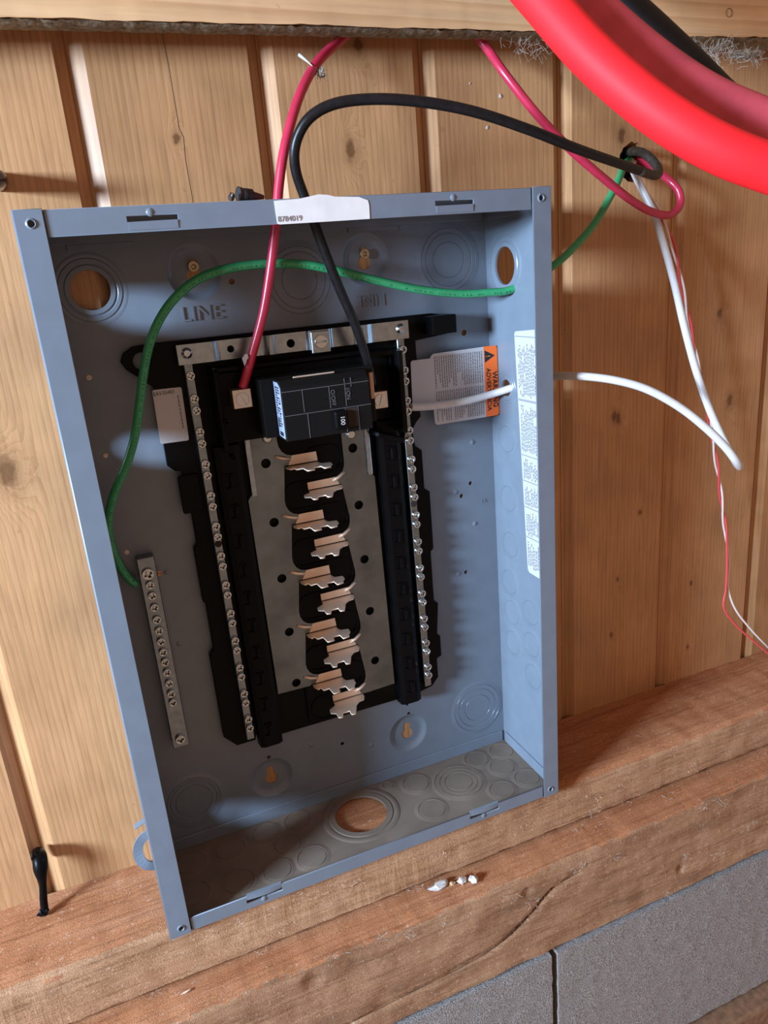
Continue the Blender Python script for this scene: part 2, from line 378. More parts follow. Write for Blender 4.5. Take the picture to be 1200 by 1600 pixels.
# ------------------------------------------------------------------ plank wall
YW = 0.004                                                   # face of the boards
wall = put('wall_back', boxm((-0.75, YW + 0.019, -0.45), (1.2, YW + 0.03, 0.95)), mat=M_VOID, kind='structure', label='vertical pine plank wall behind the panel')
valley = [-0.671, -0.536, -0.4045, -0.2700, -0.1309, 0.0004, 0.1315, 0.2618, 0.3927, 0.5262, 0.6575, 0.789, 0.92, 1.05]
HOLE = (0.3395, 0.2945, 0.0165)
for i in range(len(valley) - 1):
    a, b = valley[i], valley[i + 1]
    d = 0.0058
    prof = [(a, YW + 0.018), (a, YW + d), (a + 0.0016, YW + d), (a + 0.0098, YW + 0.0005), (a + 0.0106, YW), (b - 0.0086, YW), (b - 0.0078, YW + 0.0005), (b - 0.0002, YW + d + 0.0006), (b, YW + d + 0.0006), (b, YW + 0.018)]
    z0, z1 = -0.36, 0.9
    n = len(prof); zs = [z0, z1]
    if valley[i] < HOLE[0] < valley[i + 1]:
        # board with the bored cable hole: front face is a plate with a hole, bevels either side
        jag = [(HOLE[0] + (HOLE[2] + random.uniform(-0.0012, 0.0012)) * math.cos(t * 2 * PI / 30), HOLE[1] + (HOLE[2] + random.uniform(-0.0012, 0.0012)) * math.sin(t * 2 * PI / 30)) for t in range(30)]
        m1 = plate_xz(rect(a + 0.0106, z0, b - 0.0086, z1), [jag], YW + 0.018, YW)
        ls = prof[0:5] + [(a + 0.0106, YW + 0.018)]; rs = [(b - 0.0086, YW + 0.018)] + prof[5:]
        ms = [m1]
        for pr in (ls, rs):
            k = len(pr); v = [(x, y, z) for z in zs for x, y in pr]
            ms.append(mesh(v, [(j, (j + 1) % k, k + (j + 1) % k, k + j) for j in range(k)] + [tuple(range(k)), tuple(range(2 * k - 1, k - 1, -1))]))
        me = join(ms)
    else:
        v = [(x, y, z) for z in zs for x, y in prof]
        me = mesh(v, [(j, (j + 1) % n, n + (j + 1) % n, n + j) for j in range(n)] + [tuple(range(n)), tuple(range(2 * n - 1, n - 1, -1))])
    put('plank', me, wall, M_PLANK)
# long drying split in the board left of the red wire
def strip(pts, w, y, depth=0.0004):  # thin tapering sliver following a polyline
    v, f = [], []
    for k, (x, z) in enumerate(pts):
        ww = w * (0.4 + 0.6 * math.sin(PI * (k + 0.6) / (len(pts) + 0.2)))
        v += [(x - ww, y, z), (x + ww, y, z), (x, y - depth, z)]
    for k in range(len(pts) - 1):
        b = 3 * k; f += [(b, b + 2, b + 5, b + 3), (b + 2, b + 1, b + 4, b + 5)]
    return mesh(v, f)
ck = [(-0.0667, 0.3873), (-0.0653, 0.3671), (-0.0647, 0.339), (-0.0645, 0.3267), (-0.0623, 0.3205), (-0.0633, 0.3058), (-0.0629, 0.292), (-0.0625, 0.2791), (-0.0630, 0.262)]
put('split', strip(ck, 0.0006, YW + 0.0001, 0.0002), wall, M_CRACK)

# ------------------------------------------------------------------ upper board
def nz(p, s, seed=0): return noise.noise(Vector(p) * s + Vector((seed, seed * 1.7, -seed)))
UB = (-0.0255, -0.0455)
def fn_board(p, q, n):
    z_tilt = 0.0105 * (p.x - 0.0)
    p = p.copy()
    if q[2] == 0:
        p.z += 0.0006 * nz(p, 70, 2) + 0.0008 * nz(p, 18, 5) + 0.0006 * nz(p, 300, 3)
        if q[1] == 0: p.y -= 0.0006 * nz(p, 120, 1)
    p.z += z_tilt
    return p
ub = root('cross_board', (0, -0.05, 0.376), 'pale horizontal board across the top with a rough grey underside', 'board')
put('board_face', rough_box((-0.75, UB[1], 0.3790), (1.2, UB[0], 0.53), (0.006, 0.010, 0.078), fn_board), ub, M_BOARD)
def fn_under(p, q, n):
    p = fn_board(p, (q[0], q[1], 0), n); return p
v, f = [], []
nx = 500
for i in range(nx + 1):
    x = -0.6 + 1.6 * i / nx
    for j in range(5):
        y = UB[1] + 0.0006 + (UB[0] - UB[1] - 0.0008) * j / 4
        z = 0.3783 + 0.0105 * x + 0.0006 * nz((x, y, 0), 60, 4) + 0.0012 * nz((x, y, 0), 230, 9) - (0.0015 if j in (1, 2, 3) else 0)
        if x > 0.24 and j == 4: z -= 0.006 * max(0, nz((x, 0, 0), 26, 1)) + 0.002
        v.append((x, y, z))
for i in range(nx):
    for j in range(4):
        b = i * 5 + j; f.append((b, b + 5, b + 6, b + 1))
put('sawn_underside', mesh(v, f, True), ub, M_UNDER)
nl = at(1139, 20, y=UB[1])
put('nail_hole', xf(lathe([(0.0001, -0.002), (0.0022, -0.002), (0.003, 0.0002), (0.0034, 0.0004)], 16), Matrix.Translation((nl.x, UB[1], nl.z)) @ OUT), ub, plain('rusty_nail', (0.12, 0.10, 0.08), 0.7, 0.4, 0.4, 900))

# ------------------------------------------------------------------ sill timbers and foundation
def fn_sill(p, q, n):
    p = p.copy()
    amp = 0.0009
    d = Vector((nz(p, 60, 1), nz(p, 60, 2), nz(p, 60, 3))) * amp + Vector((0, nz(p, 330, 5), nz(p, 330, 6))) * 0.00045
    if q[1] == 0 and q[2] == n[2]:                            # worn arris, more at the left end
        w = 0.0025 + (0.006 if p.x < 0 else 0.001) * max(0, 0.6 + nz((p.x, 0, 0), 12, 8))
        d += Vector((0, w * 0.7, -w * 0.8))
    return p + d
top_faces(put('sill_beam', rough_box((-0.75, -0.086, -0.3175), (1.2, YW, -0.2685), (0.0042, 0.006, 0.005), fn_sill), mat=M_SILL, label='upper rough sawn sill timber just below the electrical panel', cat='beam'), M_SILLTOP)
CR1 = [at(u, w_, y=-0.117) for u, w_ in ((540, 1605), (600, 1575), (660, 1545), (710, 1520), (760, 1492), (800, 1462), (835, 1425), (865, 1390), (905, 1365))]
CR2 = [at(u, w_, y=-0.117) for u, w_ in ((430, 1570), (520, 1535), (600, 1495), (640, 1470))]
KN2 = at(490, 1532, y=-0.117); KN3 = at(1065, 1358, y=-0.117); KN4 = at(825, 1395, y=-0.117)
def segdist(p, pts):
    best = 9
    for a, b in zip(pts[:-1], pts[1:]):
        ax, az, bx, bz = a.x, a.z, b.x, b.z
        t = ((p.x - ax) * (bx - ax) + (p.z - az) * (bz - az)) / ((bx - ax) ** 2 + (bz - az) ** 2)
        t = min(1, max(0, t)); best = min(best, math.hypot(p.x - ax - t * (bx - ax), p.z - az - t * (bz - az)))
    return best
def fn_sill2(p, q, n):
    p0 = p; p = p.copy()
    d = Vector((0, nz(p, 45, 11), nz(p, 45, 12))) * 0.0012 + Vector((0, nz(p, 300, 5), nz(p, 300, 6))) * 0.0005
    if q[1] == 0:
        d.y += 0.0035 * max(0, 1 - segdist(p0, CR1) / 0.003) + 0.0015 * max(0, 1 - segdist(p0, CR2) / 0.0025)
        for K, r in ((KN2, 0.011), (KN3, 0.007), (KN4, 0.007)):
            e = math.hypot(p0.x - K.x, p0.z - K.z) / r
            if e < 1: d.y += 0.0045 * (1 - e * e) * (0.6 + 0.4 * nz(p0, 400, 2))
        if q[2] == 0: d += Vector((0, 0.002, 0.003 + 0.003 * nz((p.x, 0, 0), 35, 3)))
        if q[2] == n[2]: d += Vector((0, 0.0015, -0.001))
    return p + d
top_faces(put('lower_sill_beam', rough_box((-0.55, -0.1165, -0.430), (0.95, YW, -0.3240), (0.003, 0.012, 0.003), fn_sill2), mat=M_SILL2, label='lower reddish timber with long curved crack, resting on the concrete blocks', cat='beam'), M_SILLTOP)

lsb = bpy.data.objects['lower_sill_beam']
def crack_strip(pts, w):
    return strip([(p.x, p.z) for p in catmull(pts, 5)], w, -0.1150, 0.0004)
put('crack', crack_strip(CR1, 0.0017), lsb, M_CRACK)
put('crack', crack_strip(CR2, 0.0010), lsb, M_CRACK)

fnd = put('wall_foundation', boxm((-0.9, -0.108, -0.95), (1.3, 0.05, -0.4335)), mat=M_MORTAR, kind='structure', label='grey concrete block foundation wall under the timbers')
def fn_block(p, q, n):
    p = p.copy()
    d = Vector((nz(p, 90, 1), nz(p, 90, 2), nz(p, 90, 3))) * 0.0006 + Vector((0, nz(p, 420, 4), nz(p, 420, 6))) * 0.0007
    return p + d
for r_, zt in enumerate((-0.4345,)):
    for k in range(-2, 3):
        x0 = 0.1625 + k * 0.40 + 0.2 * r_
        put('concrete_block', rough_box((x0, -0.118, zt - 0.195), (x0 + 0.393, 0.0, zt), (0.005, 0.02, 0.005), fn_block), fnd, M_CONC)
put('base_ledge', boxm((-0.9, -0.135, -0.95), (1.3, -0.0, -0.642), 0.004), fnd, M_FLOOR)

# ------------------------------------------------------------------ electrical panel: cabinet
W, H, D, T = 0.362, 0.533, 0.0945, 0.0013
hw, hh = W / 2, H / 2
panel = root('electrical_panel', (0, 0, -hh), 'open grey steel electrical panel box with black interior on plank wall', 'electrical panel')
KEY = [(-0.0697, 0.2285), (0.0678, 0.2285), (0.0706, -0.2204), (-0.0695, -0.2215)]
SMALL = [(-0.1574, 0.1612, 2.2), (-0.1569, 0.1021, 2.0), (-0.1557, 0.0231, 2.2), (-0.043, 0.2198, 2.3), (0.1547, 0.1611, 2.6), (0.1539, 0.0235, 1.9), (0.1438, 0.0129, 2.0), (0.1443, -0.0643, 1.9), (0.0017, -0.2092, 1.8), (-0.068, -0.1823, 1.8), (-0.0696, -0.199, 1.9), (0.0724, -0.188, 1.9), (0.0729, -0.1991, 1.9), (0.005, 0.205, 1.2)]
DIMR = 0.0205
holes = [circ(x, z, DIMR, 32) for x, z in KEY] + [circ(x, z, r / 1000, 12) for x, z, r in SMALL]
BIGH = (-0.1448, 0.2218, 0.0138)
holes.append(circ(*BIGH, 32))
back = put('back_panel', plate_xz(rect(-hw + T, -hh + T, hw - T, hh - T), holes, T, 0), panel, M_PAINT)
# mounting dimples pressed towards the wall, each with a keyhole
def keyhole(cx, cz, s=1, flip=1):
    pts = []
    for i in range(17):
        a = PI * (-0.30 + 1.6 * i / 16); pts.append((cx + 0.0058 * s * math.cos(a), cz - 0.0025 * flip + flip * -0.0058 * s * math.sin(a)))
    for i in range(9):
        a = PI * i / 8; pts.append((cx - 0.0036 * s * math.cos(a), cz + flip * (0.0065 + 0.0036 * s * math.sin(a))))
    return pts
for k, (x, z) in enumerate(KEY):
    prof = [(DIMR, 0.0), (0.0198, -0.0002), (0.0186, -0.0010), (0.0172, -0.0021), (0.0158, -0.0029), (0.0140, -0.0033), (0.0115, -0.0034)]
    bowl = xf(lathe(prof, 32), Matrix.Translation((x, 0, z)) @ OUT)
    flat = plate_xz(circ(x, z, 0.0116, 32), [keyhole(x, z)], 0.0038, 0.0033)
    put('mounting_dimple', join([bowl, flat]), back, M_PAINT)
# knockout rings on the back
def ring_ko(x, z, radii):
    h = 0.0005; prof = [(0.0001, h)]
    for r in reversed(radii): prof += [(r - 0.0004, h), (r - 0.0001, 0.00003), (r + 0.0001, 0.00003), (r + 0.0004, h)]
    prof += [(radii[0] + 0.0010, h * 0.9), (radii[0] + 0.0045, 0.0)]
    return lathe(prof, 40, False)
for x, z, rr in ((0.1432, 0.2229, (0.0255, 0.0215, 0.0145)), (0.0105, 0.2165, (0.0255, 0.0215, 0.0145)), (0.1495, -0.2166, (0.0262, 0.0212, 0.0145)), (-0.1415, -0.2195, (0.0235, 0.0205, 0.016))):
    put('knockout', xf(ring_ko(x, z, rr), Matrix.Translation((x, 0, z)) @ OUT), back, M_PAINT)
# open knockout at the upper left keeps its outer rings
prof = [(0.0138, -0.001), (0.0139, 0.0008), (0.0170, 0.0009), (0.0177, 0.0001), (0.0183, 0.0001), (0.0190, 0.0006), (0.0215, 0.0006), (0.0222, 0.0), (0.0228, 0.0001), (0.0245, 0.0003), (0.026, 0.0)]
put('knockout', xf(lathe(prof, 40), Matrix.Translation((BIGH[0], 0, BIGH[1])) @ OUT), back, M_PAINT)
# bumps in the sheet
for x, z in ((0.1579, 0.0621), (0.1566, -0.017), (0.138, 0.018), (-0.028, -0.200), (0.136, -0.064), (0.0301, -0.221), (-0.1285, 0.0), (-0.129, -0.065)):
    put('weld_bump', xf(lathe([(0.0001, 0.0011), (0.0012, 0.0009), (0.0022, 0.0003), (0.0028, -0.0001)], 14), Matrix.Translation((x, 0, z)) @ OUT), back, M_PAINT)
for x, z, r in SMALL[:3]:  # added discs; their cream colour stands in for lit wood behind the holes
    put('lit_hole_disc', xf(lathe([(0.0001, 0.0006), (r / 1000 * 0.9, 0.0004), (r / 1000 * 1.1, -0.001)], 12), Matrix.Translation((x, 0, z)) @ OUT), back, plain('lit_wood_cream', (0.6, 0.5, 0.4), 0.6))
def emboss(s, size, x, z, ang, sx):
    return text_xz(s, size, x, -0.0002, z, 0.0016, ang, sx)
put('stamped_lettering', emboss('LINE', 0.0155, -0.0690, 0.1985, 0.0, 1.02), back, M_PAINT)['label'] = 'stamped word LINE'
put('stamped_lettering', emboss('LINE', 0.0135, 0.0685, 0.1965, PI, 1.02), back, M_PAINT)['label'] = 'stamped word LINE upside down'
put('stamped_mark', join([text_xz('UL', 0.006, 0.168, -0.0001, 0.0035, 0.0006, 0)]), back, M_PAINT)
# folded lips along top and bottom of the back
for z0, z1 in ((-hh + T, -hh + 0.0135), (hh - 0.0135, hh - T)):
    put('folded_lip', boxm((-hw + 0.003, -0.0016, z0), (hw - 0.004, -0.0002, z1), 0.0004, 1), back, M_PAINT)
for x0, x1 in ((0.055, 0.098), (-0.155, -0.110)):
    put('folded_lip', boxm((x0, -0.0013, hh - 0.0175), (x1, -0.0002, hh - 0.0135), 0.0003, 1), back, M_PAINT)

# side walls  (plates in y,z)
RIGHT_OPEN = [(-0.031, 0.2141, 0.0152), (-0.0275, 0.1122, 0.0072)]
def side_wall(x0, x1, opens):
    return plate_yz(rect(-D, -hh, T, hh), [circ(y, z, r, 28) for y, z, r in opens], x0, x1)
rw = put('side_wall', side_wall(hw - T, hw, RIGHT_OPEN), panel, M_PAINT)
LEFT_OPEN = [(-0.031, 0.2141, 0.0145), (-0.0275, 0.1125, 0.0125), (-0.040, -0.2165, 0.0125)]
lw = put('side_wall', side_wall(-hw, -hw + T, LEFT_OPEN), panel, M_PAINT)
def ko_side(y, z, radii, wall_o, sgn):
    x = sgn * (hw - T)
    m = Matrix.Translation((x, y, z)) @ Matrix.Rotation(-sgn * PI / 2, 4, 'Y')
    put('knockout', xf(ring_ko(0, 0, radii), m), wall_o, M_PAINT)
for sgn, wo in ((1, rw), (-1, lw)):
    for y, z in ((-0.0252, 0.0658), (-0.025, 0.0097), (-0.0262, -0.0352), (-0.022, -0.0752), (-0.025, -0.106), (-0.058, -0.093), (-0.025, -0.139), (-0.058, -0.126), (-0.060, -0.159)):
        ko_side(y, z, (0.0118,), wo, sgn)
for y, z, r in ((-0.031, 0.2141, 0.0152), (-0.0275, 0.1122, 0.0072)):
    pr = [(r, -0.001), (r + 0.0002, 0.0007), (r + 0.0035, 0.0007), (r + 0.0042, 0.0001), (r + 0.0048, 0.0001), (r + 0.0058, 0.0004), (r + 0.0085 if r > 0.01 else r + 0.0064, 0.0004), (r + 0.0092 if r > 0.01 else r + 0.0069, 0.0)]
    put('knockout', xf(lathe(pr, 40), Matrix.Translation((hw - T, y, z)) @ Matrix.Rotation(-PI / 2, 4, 'Y')), rw, M_PAINT)
for z0, z1 in ((-hh + T, -hh + 0.0135), (hh - 0.0145, hh - T)):
    put('folded_lip', boxm((hw - T - 0.0012, -D + 0.004, z0), (hw - T - 0.0001, -0.004, z1), 0.0003, 1), rw, M_PAINT)
# half torn knockout ring bent out of the left wall
fl = []
for i in range(15):
    a = PI * (0.48 + 1.0 * i / 14)
    for r, dy in ((0.0190, 0), (0.0190, 0.0013), (0.0112, 0.0013), (0.0112, 0)):
        fl.append((-0.1785 + r * math.cos(a), -0.046 + dy - 0.002 * math.sin(2 * a), -0.2195 + r * 1.04 * math.sin(a)))
ff = []
for i in range(14):
    for k in range(4): ff.append((i * 4 + k, i * 4 + (k + 1) % 4, i * 4 + 4 + (k + 1) % 4, i * 4 + 4 + k))
ff += [(0, 1, 2, 3), (59, 58, 57, 56)]
put('bent_knockout', mesh(fl, ff), lw, M_PAINT)['label'] = 'half torn knockout ring bent outwards'
put('bent_knockout', xf(boxm((-0.0055, -0.003, -0.0006), (0.0055, 0.003, 0.0006), 0.0003, 1), Matrix.Translation((-0.1868, -0.046, -0.1905)) @ Matrix.Rotation(-0.38, 4, 'Y')), lw, M_PAINT)

# bottom and top walls (plates in x,y)
BOT_OPEN = (0.0022, -0.0350, 0.0245)
bw = put('bottom_wall', plate_xy(rect(-hw + T, -D + 0.001, hw - T, T), [circ(*BOT_OPEN, 40)], -hh, -hh + T), panel, M_DUST)
zb = -hh + T
for x, y, radii in ((0.1045, -0.0383, (0.0235, 0.0185, 0.0135)), (0.066, -0.0206, (0.0125,)), (0.0408, -0.0101, (0.005,)), (0.0638, -0.061, (0.0125,)), (0.1665, -0.0165, (0.0118,)), (0.1371, -0.0162, (0.0118,)), (0.1535, -0.0393, (0.0118,)), (0.1354, -0.0690, (0.0118,)), (0.1660, -0.0652, (0.0118,)),
                    (-0.1545, -0.0227, (0.0125,)), (-0.1194, -0.0213, (0.0125,)), (-0.0858, -0.0174, (0.0118,)), (-0.0545, -0.0152, (0.0118,)), (-0.0709, -0.0407, (0.0118,)), (-0.0557, -0.0659, (0.0125,)), (-0.087, -0.0661, (0.0118,)), (-0.1205, -0.063, (0.0128,)), (-0.1577, -0.0584, (0.0128,))):
    put('knockout', xf(ring_ko(0, 0, radii), Matrix.Translation((x, y, zb))), bw, M_DUST)
pr = [(0.0245, -0.001), (0.0247, 0.0005), (0.0300, 0.0006), (0.0306, 0.0001), (0.0312, 0.0001), (0.032, 0.0004), (0.0365, 0.0004), (0.0372, 0.0)]
put('knockout', xf(lathe(pr, 48), Matrix.Translation((BOT_OPEN[0], BOT_OPEN[1], zb))), bw, M_DUST)
TOP_OPEN = [(-0.0145, -0.050, 0.0145), (0.0125, -0.052, 0.0125)]
tw = put('top_wall', plate_xy(rect(-hw + T, -D + 0.001, hw - T, T), [circ(*t, 28) for t in TOP_OPEN], hh - T, hh), panel, M_PAINT)
for x, y in ((-0.13, -0.03), (-0.09, -0.06), (0.09, -0.05), (0.13, -0.03)):
    put('knockout', xf(ring_ko(0, 0, (0.0125,)), Matrix.Translation((x, y, hh - T)) @ Matrix.Rotation(PI, 4, 'X')), tw, M_PAINT)

# front flanges
FW, FH = 0.0158, 0.0150
for sgn, wo in ((-1, lw), (1, rw)):
    xo, xi = sgn * hw, sgn * (hw - FW)
    x0, x1 = min(xo, xi), max(xo, xi)
    me = plate_xz(rect(x0, -hh - 0.0004, x1, hh + 0.0006), [circ(sgn * 0.1722, z, 0.0019, 16) for z in (-0.2592, 0.2592)], -D + 0.0002, -D - 0.0011, 0.0003)
    put('flange', me, wo, M_PAINT)
    me = tube([Vector((sgn * (hw - 0.0009), -D + 0.0008, -hh)), Vector((sgn * (hw - 0.0009), -D + 0.0008, hh))], 0.0018, 12)
    put('folded_edge', me, wo, M_PAINT)
    for z in (-0.2592, 0.2592):
        put('extruded_hole', xf(lathe([(0.0019, -0.004), (0.0019, 0.0002), (0.0023, 0.0008), (0.0029, 0.0003), (0.0033, 0)], 16), Matrix.Translation((sgn * 0.1722, -D - 0.0011, z)) @ OUT), wo, M_PAINT)
xi = hw - FW - 0.0008
for wo, z0, z1, top in ((tw, hh - FH, hh, True), (bw, -hh, -hh + 0.0125, False)):
    sl = []
    for xc in (-0.1045, 0.1015):
        zc = hh - 0.0075 if top else -hh + 0.0075
        sl.append(rect(xc - 0.0150, zc - 0.0014, xc + 0.0150, zc + 0.0016))
    yb = -D + 0.0012
    put('flange', plate_xz(rect(-xi, z0, xi, z1), sl, yb, yb - 0.0012, 0.00025), wo, M_PAINT)
    for xc in (-0.1045, 0.1015):
        zc = hh - 0.0075 if top else -hh + 0.0075
        s_ = -1 if top else 1
        # tongue pushed out beside the slot, and a small half-round bump
        v = []
        for i in range(9):
            t = i / 8; o_ = 0.0012 * math.sin(PI * t) if not top else 0.0006
            v += [(xc - 0.0145 + 0.029 * t, yb - 0.0012 - o_, zc + s_ * 0.0016), (xc - 0.0145 + 0.029 * t, yb - 0.0012 - o_ * 0.6, zc + s_ * 0.0062), (xc - 0.0145 + 0.029 * t, yb + 0.0004, zc + s_ * 0.0066), (xc - 0.0145 + 0.029 * t, yb + 0.0004, zc + s_ * 0.0014)]
        fs = [(i * 4 + k, i * 4 + (k + 1) % 4, i * 4 + 4 + (k + 1) % 4, i * 4 + 4 + k) for i in range(8) for k in range(4)] + [(0, 1, 2, 3), (35, 34, 33, 32)]
        put('cover_slot_tab', mesh(v, fs), wo, M_PAINT)
        put('cover_slot_bump', xf(lathe([(0.0001, 0.0008), (0.0014, 0.0006), (0.0022, 0.0002), (0.0026, -0.0002)], 14), Matrix.Translation((xc - 0.001, yb - 0.0012, zc + (0.0035 if top else -0.0030))) @ OUT), wo, M_PAINT)

# mounting screws in the two upper keyholes
star = [(0.0024 * (1 if i % 2 == 0 else 0.55) * math.cos(PI * i / 6), 0.0024 * (1 if i % 2 == 0 else 0.55) * math.sin(PI * i / 6)) for i in range(12)]
def torx_screw():
    a = plate2d(circ(0, 0, 0.0040, 20), [star], 0.0006, 0.0018, 0.0003)
    b = lathe([(0.0001, 0.0007), (0.0038, 0.0007), (0.0028, -0.001), (0.002, -0.003)], 20)
    return xf(join([a, b]), OUT)
ms_ = torx_screw()
for (x, z) in KEY[:2]:
    put('mounting_screw', ms_, panel, M_YSCREW, Matrix.Translation((x - 0.0003, 0.0005, z + 0.0042)))

# ------------------------------------------------------------------ interior: black base
mm = lambda pts: [(x / 1000, z / 1000) for x, z in pts]
OUTL = mm([(-99, 181), (-112, 181), (-124, 180), (-131, 176), (-134, 170), (-131, 164), (-124, 158), (-114, 149), (-114, 88), (-109, 83), (-104, 82), (-104, 68), (-102, 66), (-102, 20), (-105, 17), (-105, -30), (-103, -32), (-103, -75), (-107, -80), (-107, -160), (-97, -172), (-80, -172), (-79, -167), (-74, -167), (-74, -174), (79, -174.5), (97, -171), (104, -163), (104, -143), (109, -141), (109, -120), (106, -117), (109, -85), (105, -82), (105, -32), (108, -29), (108, 26), (103, 30), (103, 65), (97, 70), (95, 84), (99, 90), (104, 95), (104, 160), (137, 163), (138, 178), (120, 181)])
base = put('interior_base', plate_xz(OUTL, [circ(-0.119, 0.169, 0.0065, 20)], -0.0004, -0.008, 0.0006), panel, M_BLACK)
# raised rails with hook slots
def rail(x0, x1, drift, y1):
    v = []; z0, z1 = -0.176, 0.098
    pr = [(x0, -0.007), (x0 + 0.001, y1), (x0 + 0.005, y1 - 0.002), (x1 - 0.005, y1 - 0.002), (x1 - 0.001, y1), (x1, -0.007)]
    for z in (z0, z1):
        dx = drift * (0.1 - z) / 0.27
        v += [(x + dx, y, z) for x, y in pr]
    k = len(pr)
    return mesh(v, [(j, (j + 1) % k, k + (j + 1) % k, k + j) for j in range(k)] + [tuple(range(k)), tuple(range(2 * k - 1, k - 1, -1))])
put('rail', rail(-0.0795, -0.0575, 0.001, -0.016), base, M_BLACK)
put('rail', rail(0.0580, 0.0805, 0.001, -0.016), base, M_BLACK)
hook = join([boxm((-0.0016, -0.0035, -0.0050), (0.0016, 0, 0.0050), 0.0005, 1), boxm((-0.0048, -0.0022, 0.0048), (0.0018, 0, 0.0062), 0.0003, 1), boxm((-0.0048, -0.0022, -0.0062), (0.0018, 0, -0.0048), 0.0003, 1)])
for k in range(10):
    z = 0.0700 - 0.0254 * k
    for xx in (-0.0685, 0.0700):
        put('clip_hook', hook, base, M_BLACK, Matrix.Translation((xx + 0.001 * k / 9, -0.0175, z)))
# centre pad with stab sockets
put('centre_pad', plate_xz(rrect(-0.030, -0.172, 0.033, 0.098, 0.006), [], -0.0075, -0.0105, 0.0008), base, M_BLACK)
FL = [0.0733 - 0.0508 * k for k in range(5)]                 # fold heights of left stabs
FR = [0.0497 - 0.0508 * k for k in range(5)]
def socket(cx, cz):
    o_ = rrect(cx - 0.0175, cz - 0.0125, cx + 0.0175, cz + 0.0125, 0.0120, 7); i_ = rrect(cx - 0.0160, cz - 0.0110, cx + 0.0160, cz + 0.0110, 0.0105, 7)
    return plate_xz(o_, [i_], -0.0100, -0.0117, 0.0004)
for z in FL: put('stab_socket', socket(0.0100, z - 0.0005), base, M_BLACK)
for z in FR: put('stab_socket', socket(-0.0095, z - 0.0040), base, M_BLACK)
# barriers and posts round the main breaker
put('barrier', boxm((-0.0735, -0.036, 0.098), (-0.0700, -0.007, 0.160), 0.0006, 1), base, M_BLACK)
put('barrier', boxm((0.0730, -0.040, 0.090), (0.0772, -0.007, 0.157), 0.0008, 2), base, M_BLACK)
put('barrier', boxm((0.050, -0.034, 0.1535), (0.0772, -0.007, 0.1575), 0.0008, 2), base, M_BLACK)
put('barrier', xf(boxm((-0.012, -0.012, -0.002), (0.012, 0.014, 0.002), 0.0008, 2), Matrix.Translation((0.0655, -0.021, 0.086)) @ Matrix.Rotation(0.35, 4, 'Y')), base, M_BLACK)
put('barrier', boxm((-0.0700, -0.024, 0.1555), (0.050, -0.007, 0.1590), 0.0006, 1), base, M_BLACK)
put('breaker_seat', boxm((-0.0690, -0.020, 0.1005), (0.0720, -0.007, 0.1550), 0.001, 2), base, M_BLACK)
post = xf(lathe([(0.0020, 0.0), (0.0020, 0.0105), (0.0014, 0.0108), (0.0014, 0.007), (0.0001, 0.007)], 14), OUT)
for x, z in ((-0.0718, 0.1585), (-0.0690, 0.1205), (-0.0680, 0.0930)):
    put('post', post, base, M_BLACK, Matrix.Translation((x, -0.030, z)))
put('corner_clip', boxm((0.1120, -0.026, 0.1645), (0.1345, -0.007, 0.1795), 0.0010, 2), base, M_BLACK)
for z in (0.0745,):
    put('side_tab', plate_xz(rrect(-0.1085, 0.048, -0.0925, 0.0790, 0.002), [], -0.0075, -0.0105, 0.0005), base, M_BLACK)

# neutral cross strap
def ribbon(xs, ys, z0, z1, th):
    v = []
    for x, y in zip(xs, ys): v += [(x, y, z0), (x, y, z1), (x, y + th, z1), (x, y + th, z0)]
    n = len(xs)
    f = [(i * 4 + k, i * 4 + (k + 1) % 4, i * 4 + 4 + (k + 1) % 4, i * 4 + 4 + k) for i in range(n - 1) for k in range(4)] + [(0, 1, 2, 3), tuple(4 * n - 1 - k for k in range(4))]
    return mesh(v, f)
def bumpx(x0, x1, ya, yb, h, n=10):
    xs, ys = [], []
    for i in range(n + 1):
        t = i / n; xs.append(x0 + (x1 - x0) * t); ys.append(ya + (yb - ya) * (3 * t * t - 2 * t ** 3) - h * math.sin(PI * t) ** 2)
    return xs, ys
Z0, Z1 = 0.1640, 0.1785
segs = []
A = bumpx(-0.0690, -0.0630, -0.0215, -0.0185, 0.0, 6)
segs.append(ribbon([-0.0946] + A[0], [-0.0215] + A[1], Z0, Z1, 0.0014))
segs.append(plate_xz(rect(-0.0630, Z0, -0.0310, Z1), [circ(-0.0546, 0.1714, 0.0027, 20)], -0.0171, -0.0185))
A = bumpx(-0.0310, -0.0185, -0.0185, -0.0205, 0.0030, 12)
segs.append(ribbon(A[0], A[1], Z0, Z1, 0.0014))
segs.append(plate_xz(rect(-0.0185, Z0, 0.0040, Z1), [circ(-0.0081, 0.1706, 0.0033, 20)], -0.0191, -0.0205))
A = bumpx(0.0040, 0.0070, -0.0205, -0.0235, 0.0, 4); B_ = bumpx(0.0228, 0.0265, -0.0235, -0.0200, 0.0, 4); C_ = bumpx(0.0440, 0.0620, -0.0200, -0.0205, 0.0032, 14)
segs.append(ribbon(A[0] + B_[0] + C_[0] + [0.0925], A[1] + B_[1] + C_[1] + [-0.0205], Z0, Z1, 0.0014))
strap = put('neutral_strap', join(segs), panel, M_TIN)
put('screw_lug', boxm((0.0072, -0.0255, 0.1610), (0.0226, -0.0190, 0.1780), 0.0006, 1), strap, M_TIN)
def slot_screw(r, h, sw, ang):
    a = plate2d([(q[0], q[1]) for q in circ(0, 0, r, 24)], [[(x * math.cos(ang) - y * math.sin(ang), x * math.sin(ang) + y * math.cos(ang)) for x, y in rect(-r * 0.86, -sw, r * 0.86, sw)]], h - 0.0010, h, 0.0002)
    b = lathe([(0.0001, h - 0.0010), (r * 0.99, h - 0.0010), (r * 0.99, -0.001)], 24)
    return xf(join([a, b]), OUT)
